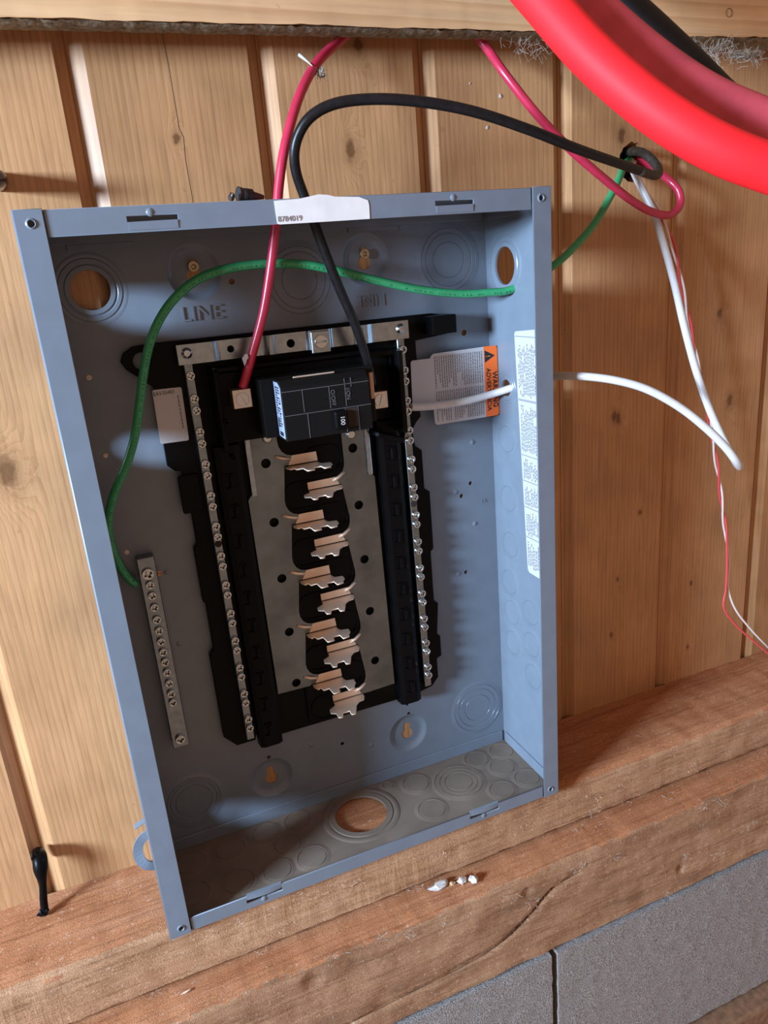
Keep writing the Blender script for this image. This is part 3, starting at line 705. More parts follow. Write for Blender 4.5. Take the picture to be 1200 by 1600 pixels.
put('screw', slot_screw(0.0051, 0.0014, 0.0006, 0.0), strap, M_SCREW, Matrix.Translation((0.0148, -0.0252, 0.1697)))
def pan_screw(r=0.0037):
    return xf(lathe([(0.0001, 0.0012), (0.0009, 0.0013), (0.0011, 0.0022), (0.0022, 0.0021), (0.0033, 0.0012), (r, 0.0003), (r, -0.0012)], 20), OUT)
ps = pan_screw(0.0041)
put('screw', ps, strap, M_SCREW, Matrix.Translation((-0.0878, -0.0219, 0.1722)))
put('screw', ps, strap, M_SCREW, Matrix.Translation((0.0852, -0.0209, 0.1722)))

# neutral bars with terminal screws
cw_ = 0.00075
cross_a = [(-0.0023, -cw_), (-cw_, -cw_), (-cw_, -0.0023), (cw_, -0.0023), (cw_, -cw_), (0.0023, -cw_), (0.0023, cw_), (cw_, cw_), (cw_, 0.0023), (-cw_, 0.0023), (-cw_, cw_), (-0.0023, cw_)]
def term_screw(r, ang):
    c, s = math.cos(ang), math.sin(ang); k = r / 0.0034
    a = plate2d(circ(0, 0, r, 18), [[((x * c - y * s) * k, (x * s + y * c) * k) for x, y in cross_a]], 0.0008, 0.0028, 0.0003)
    b = lathe([(0.0001, 0.0009), (r * 0.97, 0.0009), (r * 0.97, -0.0035)], 18)
    return xf(join([a, b]), OUT)
TS = [term_screw(0.0033, a) for a in (0.2, 0.7, 1.2, 0.45)]
pair0 = 0.1380
for sgn, xa, xb in ((-1, -0.0875, -0.0851), (1, 0.0862, 0.0886)):
    cx = lambda z: xa + (xb - xa) * (0.16 - z) / 0.32
    v = []; wl, wr = 0.0033, 0.0033
    for z in (-0.1635, 0.1640):
        c = cx(z); v += [(c - wl, -0.0075, z), (c - wl, -0.0166, z), (c - wl + 0.0005, -0.0171, z), (c + wr - 0.0005, -0.0171, z), (c + wr, -0.0166, z), (c + wr, -0.0075, z)]
    k = 6
    bar = put('neutral_bar', mesh(v, [(j, (j + 1) % k, k + (j + 1) % k, k + j) for j in range(k)] + [tuple(range(k)), tuple(range(2 * k - 1, k - 1, -1))]), panel, M_BAR)
    zs = [0.1552]
    for p_ in range(12): zs += [pair0 - 0.0255 * p_, pair0 - 0.0255 * p_ - 0.0090]
    for i, z in enumerate(zs):
        me = TS[(i * 7 + (sgn + 1)) % 4]
        put('terminal_screw', me, bar, M_SCREW, Matrix.Translation((cx(z) + (0.0006 if sgn > 0 else 0.0002), -0.0171, z)))
    put('bar_hole', xf(lathe([(0.0001, 0.0001), (0.0030, 0.0001), (0.0031, 0.0002)], 18), OUT @ Matrix.Identity(4)) if False else xf(plate2d(circ(0, 0, 0.0029, 18), [], 0.00005, 0.00025), OUT), bar, M_VOID, Matrix.Translation((cx(0.0205), -0.0171, 0.0205)))

# bus bars with stabs
def bus_outline(left):
    pts = []
    if left:
        pts += [(-0.0515, 0.104), (-0.0515, 0.056), (-0.0565, 0.050), (-0.0548, -0.1305), (-0.0262, -0.1345)]
        inner = []
        for z in FL:                                         # from the top downwards
            inner += [(-0.0268, z + 0.0215), (-0.0262, z + 0.0165), (-0.0240, z + 0.0120), (-0.0205, z + 0.0090), (-0.0160, z + 0.0078), (0.0046, z + 0.0078), (0.0052, z), (-0.0230, z), (-0.0236, z - 0.0015)]
        inner = [(-0.0268, 0.104)] + inner
        if inner[-1][1] < -0.13: inner[-1] = (-0.0262, -0.1312)
        pts = pts[:4] + inner[::-1]
    else:
        pts += [(0.0510, 0.104), (0.0510, 0.056), (0.0545, 0.050), (0.0560, -0.1535), (0.0300, -0.1550)]
        inner = []
        for z in FR:
            inner += [(0.0282, z + 0.0205), (0.0278, z + 0.0150), (0.0262, z + 0.0110), (0.0235, z + 0.0086), (0.0200, z + 0.0070), (-0.0058, z + 0.0062), (-0.0054, z), (0.0236, z), (0.0242, z - 0.0008)]
        inner = [(0.0282, 0.104)] + inner
        pts = pts[:4] + [(0.0300, -0.1545)] + inner[:-2][::-1]
    return pts
HLz = [0.0780 - 0.0506 * k for k in range(5)]
bl = put('bus_bar', plate_xz(bus_outline(True), [circ(-0.0382 + 0.0002 * k, z, 0.0040, 22) for k, z in enumerate(HLz)], -0.0106, -0.0121), panel, M_BUS)
br = put('bus_bar', plate_xz(bus_outline(False), [circ(0.0372 + 0.0004 * k, z + 0.0004, 0.0040, 22) for k, z in enumerate(HLz)], -0.0106, -0.0121), panel, M_BUS)
LB = mm([(-22.9, 12), (-22.9, 17), (-20.5, 22), (-17.8, 20.5), (-16.8, 26), (-11.6, 25.5), (-10.9, 36), (-4.6, 36), (-3.6, 29), (2.5, 29.5), (3.0, 37), (9.0, 36), (10.6, 31), (12.7, 28.5), (13.2, 22), (6.5, 20.5), (5.2, 17), (5.2, 12)])
RB = mm([(-5.4, 12), (-6.0, 18), (-12.6, 22), (-13.6, 28), (-9.3, 31), (-9.5, 38), (-6.0, 39.5), (-3.4, 33), (2.6, 33), (2.4, 39), (6.0, 40), (8.8, 34), (11.6, 27), (16.0, 22.5), (20.8, 22), (23.2, 17), (23.6, 12)])
def blade(pts, z): return plate2d([(x, -y) for x, y in pts][::-1], [], z - 0.0012, z, 0.0002)
def rib(a, b):
    return tube([Vector((a[0], -0.0118, a[1])), Vector(((a[0] + b[0]) / 2, -0.0133, (a[1] + b[1]) / 2)), Vector((b[0], -0.0122, b[1]))], 0.0014, 8)
for z in FL:
    st = put('stab', join([blade(LB, z - 0.0009), plate_xz([(-0.0200, z), (0.0052, z), (0.0046, z + 0.0078), (-0.0160, z + 0.0078)], [], -0.0120, -0.0125)]), bl, M_STAB)
    put('stamped_rib', rib((-0.0300, z + 0.0090), (-0.0175, z + 0.0046)), bl, M_STAB)
for z in FR:
    st = put('stab', join([blade(RB, z - 0.0009), plate_xz([(-0.0056, z), (0.0220, z), (0.0190, z + 0.0068), (-0.0058, z + 0.0062)], [], -0.0120, -0.0125)]), br, M_STAB)
    put('stamped_rib', rib((0.0270, z + 0.0095), (0.0165, z + 0.0034)), br, M_STAB)
for o_, x0, x1 in ((bl, -0.0535, -0.0490), (br, 0.0480, 0.0525)):
    put('folded_lip', boxm((x0, -0.0150, 0.053), (x1, -0.0106, 0.103), 0.0012, 2), o_, M_TIN)
for x, z, o_ in ((-0.0345, 0.0985, bl), (0.0365, 0.0905, br)):
    put('bolt', xf(lathe([(0.0001, 0.0022), (0.003, 0.0020), (0.0042, 0.0008), (0.0046, -0.001)], 18), Matrix.Translation((x, -0.0121, z)) @ OUT), o_, M_SCREW)

# ground bar
gb = put('ground_bar', boxm((-0.1500, -0.0118, -0.1545), (-0.1366, -0.0003, 0.0192), 0.0005, 1), panel, M_BAR)
GS = [6.2, -3.3, -12.6, -22.9, -33.7, -43.5, -53.3, -63.0, -72.0, -81.7, -91.9, -101.8, -110.2]
for i, z in enumerate(GS):
    put('terminal_screw', TS[i % 4] if i else term_screw(0.0046, 0.4), gb, M_SCREW, Matrix.Translation((-0.1436, -0.0118, z / 1000)))
put('terminal_screw', term_screw(0.0040, 0.1), gb, M_SCREW, Matrix.Translation((-0.1433, -0.0118, -0.1463)))

# ------------------------------------------------------------------ labels on the panel
def lines_mesh(x0, x1, z0, z1, y, pitch, th, vert, seed, ymap=None, gap=0.12):
    r = random.Random(seed); v, f = [], []
    a0, a1, b0, b1 = (x0, x1, z0, z1) if vert else (z0, z1, x0, x1)
    a = a0 + pitch / 2
    while a < a1:
        b = b1; end = b0 if r.random() > 0.22 else b0 + (b1 - b0) * r.uniform(0.1, 0.5)
        while b > end:
            l = r.uniform(0.0009, 0.0030); e = max(end, b - l)
            q = [(a - th / 2, b), (a + th / 2, b), (a + th / 2, e), (a - th / 2, e)]
            if not vert: q = [(s, t) for t, s in q]
            k = len(v); v += [(x, (ymap(x) if ymap else y), z) for x, z in q]; f.append((k, k + 1, k + 2, k + 3))
            b = e - r.uniform(0.0003, 0.0007)
        a += pitch
    return mesh(v, f)
# warning label standing off the base, wrapping towards the right wall
lab = lambda x: -0.0085 - 0.0055 * max(0, (x - 0.098)) / 0.082
def curved(outline, dy, th=0.0003):
    me = plate_xz(outline, [], 0, -th)
    for v_ in me.vertices: v_.co.y += lab(v_.co.x) - dy
    return me
o1 = [(0.0965, 0.1058), (0.1155, 0.1055), (0.1165, 0.0875), (0.1185, 0.0858), (0.1660, 0.0864), (0.1660, 0.1484), (0.1185, 0.1476), (0.1160, 0.1455), (0.1155, 0.1440), (0.0990, 0.1440), (0.0975, 0.1425)]
wl_ = put('warning_label', curved(o1, 0.0), panel, M_PAPER)
put('orange_band', curved([(0.1660, 0.0864), (0.1775, 0.0866), (0.1790, 0.0885), (0.1790, 0.1465), (0.1775, 0.1484), (0.1660, 0.1484)], 0.0), wl_, M_ORANGE)['label'] = 'orange warning band'
tri = [(0.1668, 0.1452), (0.1668, 0.1345), (0.1765, 0.1400)]
put('warning_triangle', curved(tri, 0.0002, 0.0002), wl_, M_INK)
def lab_text(s, size, x, z, ang, mat, sx=1, name='printed_word', bold=True):
    me = text_xz(s, size, x, 0, z, 0.0001, ang, sx, bold)
    for v_ in me.vertices: v_.co.y += lab(v_.co.x) - 0.0006
    return put(name, me, wl_, mat)
lab_text('!', 0.0062, 0.1697, 0.1399, -PI / 2, M_ORANGE)
lab_text('WARNING', 0.0066, 0.1755, 0.1100, -PI / 2, M_INK, 1.0)
lab_text('ADVERTENCIA', 0.0056, 0.1695, 0.1105, -PI / 2, M_INK, 1.02)
lm = [lines_mesh(0.1185, 0.1640, 0.1178, 0.1450, 0, 0.0021, 0.0008, True, 3, lambda x: lab(x) - 0.0005), lines_mesh(0.1185, 0.1640, 0.0885, 0.1150, 0, 0.0021, 0.0008, True, 4, lambda x: lab(x) - 0.0005)]
put('printed_text', join(lm), wl_, M_GREYINK)
# small white serial label on the left of the base
sl_ = put('serial_label', xf(plate_xz(rrect(-0.0108, -0.0206, 0.0108, 0.0206, 0.0015), [], 0, -0.0003), Matrix.Translation((-0.1052, -0.0086, 0.1265)) @ Matrix.Rotation(0.02, 4, 'Y')), panel, M_PAPER)
put('printed_word', text_xz('EAV35483', 0.0040, -0.1075, -0.0090, 0.1440, 0.0001, 0.02, 0.92), sl_, M_INK)
put('printed_text', lines_mesh(-0.0985, -0.0962, 0.1150, 0.1410, -0.00895, 0.0016, 0.0011, True, 12), sl_, M_GREYINK)
# torn white label on the top flange
tl = [(-0.0277, 0.2520), (-0.0262, 0.2513), (0.0100, 0.2514), (0.0365, 0.2516), (0.0368, 0.2600), (0.0362, 0.2632), (0.0300, 0.2655), (0.0190, 0.2661), (0.0130, 0.2664), (0.0085, 0.2676), (0.0020, 0.2682), (-0.0040, 0.2672), (-0.0110, 0.2661), (-0.0282, 0.2655), (-0.0280, 0.2590)]
tlb = put('flange_label', plate_xz(tl, [], -0.0946, -0.0949), panel, M_PAPER2)
put('printed_word', text_xz('8784019', 0.0047, -0.0190, -0.0951, 0.2543, 0.0001, 0, 1.0), tlb, M_GREYINK)
# rating label on the right wall
rl = [(-0.0445, 0.1612), (-0.0430, 0.1628), (-0.0925, 0.1640), (-0.0925, -0.0540), (-0.0560, -0.0518), (-0.0535, -0.0500)]
xr = hw - T
rt = put('rating_label', plate_yz([(-0.0425, 0.1590), (-0.0440, 0.1612), (-0.0800, 0.1640), (-0.0800, -0.0535), (-0.0570, -0.0530), (-0.0545, -0.0505)], [], xr - 0.0003, xr), panel, M_PAPER)
def quads_yz(rects, x):
    v, f = [], []
    for y0, z0, y1, z1 in rects:
        k = len(v); v += [(x, y0, z0), (x, y1, z0), (x, y1, z1), (x, y0, z1)]; f.append((k, k + 1, k + 2, k + 3))
    return mesh(v, f)
rr = []
for z in (0.157, 0.1045, 0.1035, 0.0560, 0.0330, 0.0090, -0.0190):
    ye = -0.0435 - 0.0115 * (0.158 - z) / 0.21
    rr.append((ye, z, -0.0795, z + 0.0006))
rng = random.Random(5)
for (za, zb_, pit) in ((0.152, 0.107, 0.0022), (0.101, 0.059, 0.0024), (0.054, 0.035, 0.0024), (0.031, 0.011, 0.0024), (0.007, -0.017, 0.0024), (-0.021, -0.048, 0.0026)):
    y = -0.0475 - 0.010 * (0.158 - za) / 0.21
    while y > -0.0785:
        z = za - rng.uniform(0, 0.008)
        while z > zb_ + 0.002:
            l = rng.uniform(0.001, 0.0035); rr.append((y, max(zb_, z - l), y - pit * 0.42, z)); z -= l + rng.uniform(0.0004, 0.0011)
            if rng.random() < 0.05: z -= rng.uniform(0.002, 0.008)
        y -= pit
put('printed_text', quads_yz(rr, xr - 0.0005), rt, M_GREYINK)

# ------------------------------------------------------------------ main breaker
bk = root('circuit_breaker', (0.002, -0.02, 0.1265), 'black main circuit breaker marked 100 across the top of the bus bars', 'circuit breaker')
BZ0, BZ1 = 0.1042, 0.1490
housing = join([boxm((-0.0425, -0.047, BZ0 + 0.0006), (0.0478, -0.0205, BZ1), 0.0008, 2)])
hs = put('housing', housing, bk, M_BREAK)
# raised centre with a sloping upper edge
def prism_x(x0, x1, pr):
    k = len(pr); v = [(x, y, z) for x in (x0, x1) for y, z in pr]
    me = mesh(v, [(j, (j + 1) % k, k + (j + 1) % k, k + j) for j in range(k)] + [tuple(range(k - 1, -1, -1)), tuple(range(k, 2 * k))])
    bm = bmesh.new(); bm.from_mesh(me); bmesh.ops.recalc_face_normals(bm, faces=bm.faces)
    bmesh.ops.bevel(bm, geom=list(bm.edges), offset=0.0006, segments=2, profile=0.5, affect='EDGES'); bm.to_mesh(me); bm.free(); return me
rc = put('raised_front', prism_x(-0.0322, 0.0360, [(-0.046, BZ0), (-0.0680, BZ0), (-0.0680, BZ0 + 0.0190), (-0.0672, BZ0 + 0.0200), (-0.0672, BZ1 - 0.0060), (-0.0625, BZ1 - 0.0010), (-0.046, BZ1 - 0.0005)]), bk, M_BREAK)
def bq(x0, z0, x1, z1, y): return boxm((x0, y - 0.00025, z0), (x1, y + 0.0003, z1))
e = 0.00022
seg = []
for x in (-0.0165, -0.0115): pass
seg += [bq(-0.0318, 0.1231 - e, 0.0356, 0.1231 + e, -0.0681), bq(-0.0318, 0.1405 - e, 0.0356, 0.1405 + e, -0.0672), bq(-0.0165 - e, 0.1231, -0.0165 + e, 0.1405, -0.0672), bq(-0.0145 - e, BZ0 + 0.0005, -0.0145 + e, 0.1231, -0.0681),
        bq(0.0040 - e, 0.1231, 0.0040 + e, 0.1405, -0.0672), bq(0.0165 - e, 0.1231, 0.0165 + e, 0.1445, -0.0672), bq(0.0215 - e, 0.1380, 0.0215 + e, 0.1445, -0.0672), bq(0.0150 - e, BZ0 + 0.0005, 0.0150 + e, 0.1231, -0.0681), bq(0.0250 - e, BZ0 + 0.0005, 0.0250 + e, 0.1231, -0.0681)]
put('moulded_lines', join(seg), rc, M_BREAKLINE)
put('moulded_mark', join([text_xz('O/OFF', 0.0044, 0.0066, -0.0674, 0.1316, 0.0004, -PI / 2, 0.95)]), rc, M_BREAKLINE)
put('moulded_mark', join([text_xz('I/ON', 0.0044, 0.0186, -0.0674, 0.1330, 0.0004, -PI / 2, 0.95)]), rc, M_BREAKLINE)
# side label
sb = [(-0.0495, 0.1065), (-0.0660, 0.1060), (-0.0660, 0.1435), (-0.0600, 0.1470), (-0.0495, 0.1472)]
bl_ = put('side_label', plate_yz(sb, [], -0.0328, -0.0323), rc, plain('pale_blue_label', (0.30, 0.35, 0.48), 0.4))
rr = []
for k in range(16):
    z = 0.1440 - 0.0019 * k
    for y0 in (-0.0530, -0.0560, -0.0590, -0.0620):
        if rng.random() < 0.72: rr.append((y0, z - 0.0012, y0 - rng.uniform(0.0012, 0.0024), z))
rr += [(-0.0535, 0.1075, -0.0625, 0.1105), (-0.0520, 0.1135, -0.0545, 0.1200)]
put('side_label_text', quads_yz(rr, -0.0330), rc, M_INK)
# handle in its pocket
put('handle_pocket', boxm((0.0160, -0.0684, 0.1080), (0.0245, -0.0672, 0.1222), 0.0003, 1), rc, M_VOID)
hd = []
n = 10
v = []
for x in (0.0047, 0.0146):
    for i in range(n + 1):
        a = PI * i / n; v.append((x, -0.0674 - 0.0052 * math.sin(a), 0.1148 - 0.0072 * math.cos(a)))
k = n + 1
me = mesh(v, [(j, j + 1, k + j + 1, k + j) for j in range(n)] + [tuple(range(k - 1, -1, -1)), tuple(range(k, 2 * k))])
hn = put('handle', boxm((0.0046, -0.0730, 0.1077), (0.0144, -0.0668, 0.1222), 0.0022, 4), bk, M_BLACK)
bpy.data.meshes.remove(me)
put('printed_word', text_xz('100', 0.0046, 0.0104, -0.0731, 0.1148, 0.0002, -PI / 2, 1.0, True), hn, M_PAPER)
put('handle_stripe', boxm((0.0051, -0.0712, 0.1085), (0.0057, -0.0700, 0.1215), 0.0002, 1), hn, plain('grey_blue_edge', (0.25, 0.28, 0.36), 0.4))
put('tan_clip', boxm((0.0437, -0.0490, 0.1235), (0.0470, -0.0465, 0.1440), 0.0005, 1), bk, plain('tan_clip', (0.50, 0.30, 0.20), 0.4))
put('top_rail', boxm((-0.020, -0.0600, BZ1 - 0.0004), (0.012, -0.0585, BZ1 + 0.0008), 0.0003, 1), bk, plain('tan_strip', (0.42, 0.30, 0.22), 0.5))
put('catch', xf(lathe([(0.0001, 0.002), (0.002, 0.001), (0.003, -0.002)], 8), Matrix.Translation((-0.0140, -0.058, BZ0)) @ Matrix.Rotation(PI, 4, 'X')), bk, M_BREAKLINE)
lug_l = put('lug', boxm((-0.0615, -0.0360, 0.1285), (-0.0470, -0.0208, 0.1425), 0.0007, 2), bk, M_LUG)
put('lug_screw', slot_screw(0.0049, 0.0008, 0.0006, -1.1), lug_l, M_SCREW, Matrix.Translation((-0.0545, -0.0360, 0.1352)))
lug_r = put('lug', boxm((0.0492, -0.0360, 0.1125), (0.0630, -0.0208, 0.1262), 0.0007, 2), bk, M_LUG)
put('lug_screw', slot_screw(0.0049, 0.0008, 0.0006, 1.25), lug_r, M_SCREW, Matrix.Translation((0.0560, -0.0360, 0.1193)))

# ------------------------------------------------------------------ wires
def wire(name, pts, r, mat, label, cat='wire', n=14, k=8, loc=None):
    path = catmull([Vector(p) if not (len(p) == 3 and isinstance(p[0], (int,)) ) else at(p[0], p[1], y=p[2]) for p in pts], k)
    rt_ = root(name, pts[0] if not isinstance(pts[0][0], int) else at(*pts[0][:2], y=pts[0][2]), label, cat)
    put('insulation', tube(path, r, n), rt_, mat)
    return rt_, path
def strands(path_end, direction, rt_, n=9, L=0.006, r=0.00042, spread=0.0014):
    ms = []
    for i in range(n):
        o_ = Vector((random.uniform(-1, 1), random.uniform(-1, 1), random.uniform(-1, 1))) * spread
        ms.append(tube([path_end + o_ * 0.8, path_end + o_ * 1.1 + direction * L * 0.5, path_end + o_ * 0.9 + direction * L], r, 6))
    put('copper_strands', join(ms), rt_, M_COPPER)

rdw, rp = wire('red_wire', [(379, 606, -0.031), (384, 590, -0.032), (395, 550, -0.036), (411, 490, -0.042), (422, 425, -0.047), (430, 360, -0.050), (436, 290, -0.051), (443, 240, -0.052), (455, 190, -0.050), (472, 140, -0.043), (498, 95, -0.030), (535, 60, -0.017), (580, 20, -0.0135), (620, -5, -0.0135), (665, -5, -0.0135), (705, 15, -0.0135), (752, 64, -0.016), (790, 117, -0.034), (840, 180, -0.045), (890, 232, -0.050), (940, 276, -0.050), (985, 312, -0.045), (1018, 331, -0.040), (1045, 336, -0.036), (1062, 322, -0.033), (1061, 300, -0.030), (1048, 284, -0.024), (1030, 270, -0.012), (1008, 256, 0.004), (995, 250, 0.018)], 0.0034, M_RED, 'red insulated wire looping behind the cross board into the breaker lug')
strands(rp[0], Vector((0, 0, -1)), rdw, 8, 0.004)
# nick showing white on the red wire
nk = at(388, 558, y=-0.0388)
put('scraped_patch', mesh([at(u, w_, y=-0.0392) for u, w_ in ((383, 553), (388, 554), (387, 557), (389, 558), (386, 562), (385, 566), (382, 572), (379, 563), (378, 560))] + [at(u, w_, y=-0.0376) for u, w_ in ((383, 553), (388, 554), (387, 557), (389, 558), (386, 562), (385, 566), (382, 572), (379, 563), (378, 560))], [tuple(range(9))] + [(j, (j + 1) % 9, 9 + (j + 1) % 9, 9 + j) for j in range(9)]), rdw, M_PAPER)

bkw, bp_ = wire('black_wire', [(583, 600, -0.032), (577, 576, -0.036), (568, 545, -0.040), (552, 500, -0.044), (530, 450, -0.047), (508, 395, -0.050), (488, 340, -0.052), (474, 303, -0.053), (463, 270, -0.056), (460, 240, -0.060), (466, 212, -0.064), (482, 186, -0.069), (510, 167, -0.074), (550, 157, -0.079), (610, 155, -0.086), (680, 162, -0.093), (750, 177, -0.099), (830, 204, -0.102), (900, 232, -0.098), (960, 253, -0.088), (1003, 268, -0.076), (1022, 274, -0.066), (1029, 271, -0.057), (1027, 261, -0.048), (1018, 249, -0.038), (1005, 239, -0.024), (992, 236, -0.010), (984, 238, 0.004), (981, 243, 0.018)], 0.0036, M_BLKW, 'black insulated wire arching over the panel top into the breaker')
put('weathered_end', tube(bp_[-66:-10], 0.00368, 14), bkw, M_DIRTYW)

gp = at(803, 451, x=hw - 0.0007)
gnw, gpath = wire('green_wire', [(213, 913, -0.0075), (203, 906, -0.0085), (188, 886, -0.011), (174, 852, -0.017), (169, 815, -0.022), (178, 772, -0.026), (198, 725, -0.029), (211, 680, -0.031), (218, 632, -0.032), (224, 585, -0.033), (233, 540, -0.034), (249, 500, -0.035), (275, 464, -0.036), (312, 435, -0.0375), (360, 419, -0.038), (420, 412, -0.038), (480, 414, -0.038), (540, 426, -0.038), (600, 441, -0.037), (660, 453, -0.036), (720, 459, -0.0365), (765, 457, -0.039), tuple(gp), (862, 417, -0.050), (900, 383, -0.046), (930, 347, -0.040), (953, 308, -0.032), (966, 282, -0.024), (973, 264, -0.013), (979, 254, 0.002), (984, 250, 0.018)], 0.0032, M_GREEN, 'green insulated ground wire running across the box to the ground bar')
strands(Vector((-0.1368, -0.0075, 0.0025)), Vector((1, 0, 0)), gnw, 8, 0.004, 0.0004)
# print along the green wire
pm = []
tot = len(gpath)
for i in range(6, 175):
    if random.random() < 0.72:
        p = gpath[i]; q = gpath[i + 1]; t = (q - p).normalized(); view = (CAM - p).normalized(); s_ = t.cross(view).normalized(); nn = s_.cross(t).normalized()
        if nn.dot(view) < 0: nn = -nn
        for e_ in range(2):
            b0 = p.lerp(q, random.uniform(0, 0.6)); w_ = random.uniform(-0.0004, 0.0004)
            d_ = (nn * 0.92 + s_ * (0.36 if i < 80 else 0.3)).normalized()
            c_ = b0 + d_ * 0.00323
            u_ = t.cross(d_).normalized()
            pm.append(mesh([c_ - u_ * 0.0006, c_ + u_ * 0.0006 + t * w_, c_ + u_ * 0.0006 + t * (w_ + 0.0004), c_ - u_ * 0.0006 + t * 0.0004], [(0, 1, 2, 3)]))
put('printed_text', join(pm), gnw, M_PRINTG)

wp = at(800, 606, x=hw - 0.0007)
whw, wpath = wire('white_wire', [(642, 636, -0.0165), (655, 636, -0.0165), (690, 633, -0.018), (730, 626, -0.021), (768, 616, -0.0235), tuple(wp), (838, 594, -0.045), (870, 588, -0.063), (910, 588, -0.084), (960, 594, -0.104), (1010, 608, -0.120), (1060, 635, -0.135), (1100, 666, -0.148), (1132, 697, -0.158), (1150, 720, -0.162), (1156, 729, -0.155), (1149, 720, -0.142), (1128, 683, -0.125), (1105, 630, -0.105), (1085, 570, -0.088), (1068, 505, -0.070), (1053, 440, -0.052), (1038, 385, -0.038), (1022, 335, -0.024), (1004, 297, -0.015), (992, 272, -0.006), (987, 258, 0.006), (986, 252, 0.018)], 0.0033, M_WHITE, 'white insulated neutral wire with a hairpin loop right of the box')
strands(wpath[0] + Vector((0.002, 0, 0)), Vector((-1, 0, 0)), whw, 6, 0.004)

# thin red and white twisted pair
tp = catmull([at(*p[:2], y=p[2]) for p in ((990, 252, 0.018), (992, 262, 0.004), (1000, 285, -0.010), (1016, 310, -0.018), (1034, 340, -0.022), (1052, 385, -0.026), (1064, 440, -0.028), (1074, 490, -0.028), (1087, 555, -0.027), (1100, 620, -0.026), (1112, 680, -0.026), (1122, 740, -0.026), (1129, 795, -0.026), (1135, 840, -0.027))], 14)
tw_ = root('twisted_pair_wire', tp[0], 'thin red and white twisted wire pair hanging down on the right', 'wire')
endw = catmull([at(*p[:2], y=p[2]) for p in ((1135, 842, -0.0265), (1139, 880, -0.028), (1137, 915, -0.029), (1148, 950, -0.030), (1172, 982, -0.031), (1206, 1018, -0.032), (1240, 1050, -0.034))], 8)
endr = catmull([at(*p[:2], y=p[2]) for p in ((1135, 842, -0.0285), (1136, 880, -0.030), (1134, 920, -0.031), (1131, 950, -0.032), (1150, 977, -0.033), (1180, 1004, -0.034), (1206, 1025, -0.035), (1245, 1052, -0.037))], 8)
for ph, mat, nm, tail in ((0, M_THINW, 'white_strand', endw), (PI, M_THINR, 'red_strand', endr)):
    path = []
    L_ = 0
    for i, p in enumerate(tp):
        if i: L_ += (p - tp[i - 1]).length
        t = (tp[min(i + 1, len(tp) - 1)] - tp[max(i - 1, 0)]).normalized()
        a_ = t.cross(Vector((0, 1, 0))).normalized(); b_ = t.cross(a_)
        an = ph + L_ * 2 * PI / 0.075 + 1.2
        path.append(p + (a_ * math.cos(an) + b_ * math.sin(an)) * 0.0014)
    put(nm, tube(path[:-4] + tail[3:], 0.00115, 8), tw_, mat)

# heavy cables crossing the upper right corner, nearer than the board
def depth_pt(u, v_, Z): return CAM + (RX * ((u - 600) / FPX) + RY * ((v_ - 800) / FPX) + RZ) * Z
def cable(name, pts, r, mat, label):
    path = catmull([depth_pt(*p) for p in pts], 8)
    rt_ = root(name, path[len(path) // 2], label, 'cable', 'heavy cables in the upper right')
    put('sheath', tube(path, r, 24), rt_, mat); return rt_
cable('heavy_red_cable', [(420, -560, 0.365), (580, -370, 0.38), (700, -190, 0.39), (770, -90, 0.38), (845, -2, 0.37), (920, 83, 0.362), (1000, 154, 0.356), (1070, 203, 0.352), (1140, 240, 0.35), (1210, 266, 0.35), (1300, 295, 0.35), (1420, 320, 0.355), (1700, 360, 0.37), (2100, 380, 0.40)], 0.0108, M_BIGRED, 'bright red heavy cable, lowest of the three in the upper right')
cable('heavy_red_cable', [(470, -560, 0.385), (620, -370, 0.405), (740, -195, 0.420), (820, -90, 0.412), (893, -15, 0.405), (965, 53, 0.400), (1035, 110, 0.396), (1105, 155, 0.393), (1180, 188, 0.392), (1270, 225, 0.392), (1420, 275, 0.395), (1700, 320, 0.41), (2100, 345, 0.44)], 0.0118, M_PINKRED, 'dull dusty red heavy cable, middle of the three in the upper right')
cable('heavy_black_cable', [(520, -560, 0.43), (670, -370, 0.455), (790, -200, 0.485), (870, -95, 0.49), (962, -2, 0.480), (1022, 54, 0.474), (1080, 110, 0.468), (1130, 160, 0.464), (1200, 215, 0.46), (1290, 265, 0.46), (1420, 320, 0.465), (1700, 365, 0.47), (2100, 390, 0.49)], 0.0118, M_BIGBLK, 'heavy black cable, uppermost of the three in the upper right')

# ------------------------------------------------------------------ small odds and ends
def lump(c, r, seed, sc=(1, 1, 1), sub=2):
    bm = bmesh.new(); bmesh.ops.create_icosphere(bm, subdivisions=sub, radius=1)
    for v_ in bm.verts:
        k_ = 1 + 0.5 * noise.noise(v_.co * 1.7 + Vector((seed, 0, 0))) + 0.45 * noise.noise(v_.co * 3.5 + Vector((0, seed, 0)))
        v_.co = Vector((v_.co.x * sc[0], v_.co.y * sc[1], v_.co.z * sc[2])) * k_ * r + Vector(c)
    me = bpy.data.meshes.new('l'); bm.to_mesh(me); bm.free(); return me
for (u, w_, r, sc), lb in zip(((687, 1380, 0.0042, (2.1, 0.9, 0.7)), (706, 1376, 0.0024, (1.2, 0.9, 0.7)), (722, 1372, 0.0036, (1.2, 1, 0.9)), (740, 1371, 0.0038, (1.1, 1, 1.0))), ('longest white crumb of debris on the lower timber ledge', 'small tan crumb between white debris pieces on the ledge', 'white debris crumb beside the small tan one on the ledge', 'rightmost white debris crumb on the lower timber ledge')):
    p = at(u, w_, z=-0.3185)
    put('debris_crumb', lump((p.x, p.y, -0.3230 + r * 0.6 * sc[2]), r, u, sc), mat=M_FOAM if r > 0.003 else plain('tan_crumb', (0.5, 0.34, 0.2), 0.9), label=lb, cat='debris', group='debris crumbs on the timber ledge')
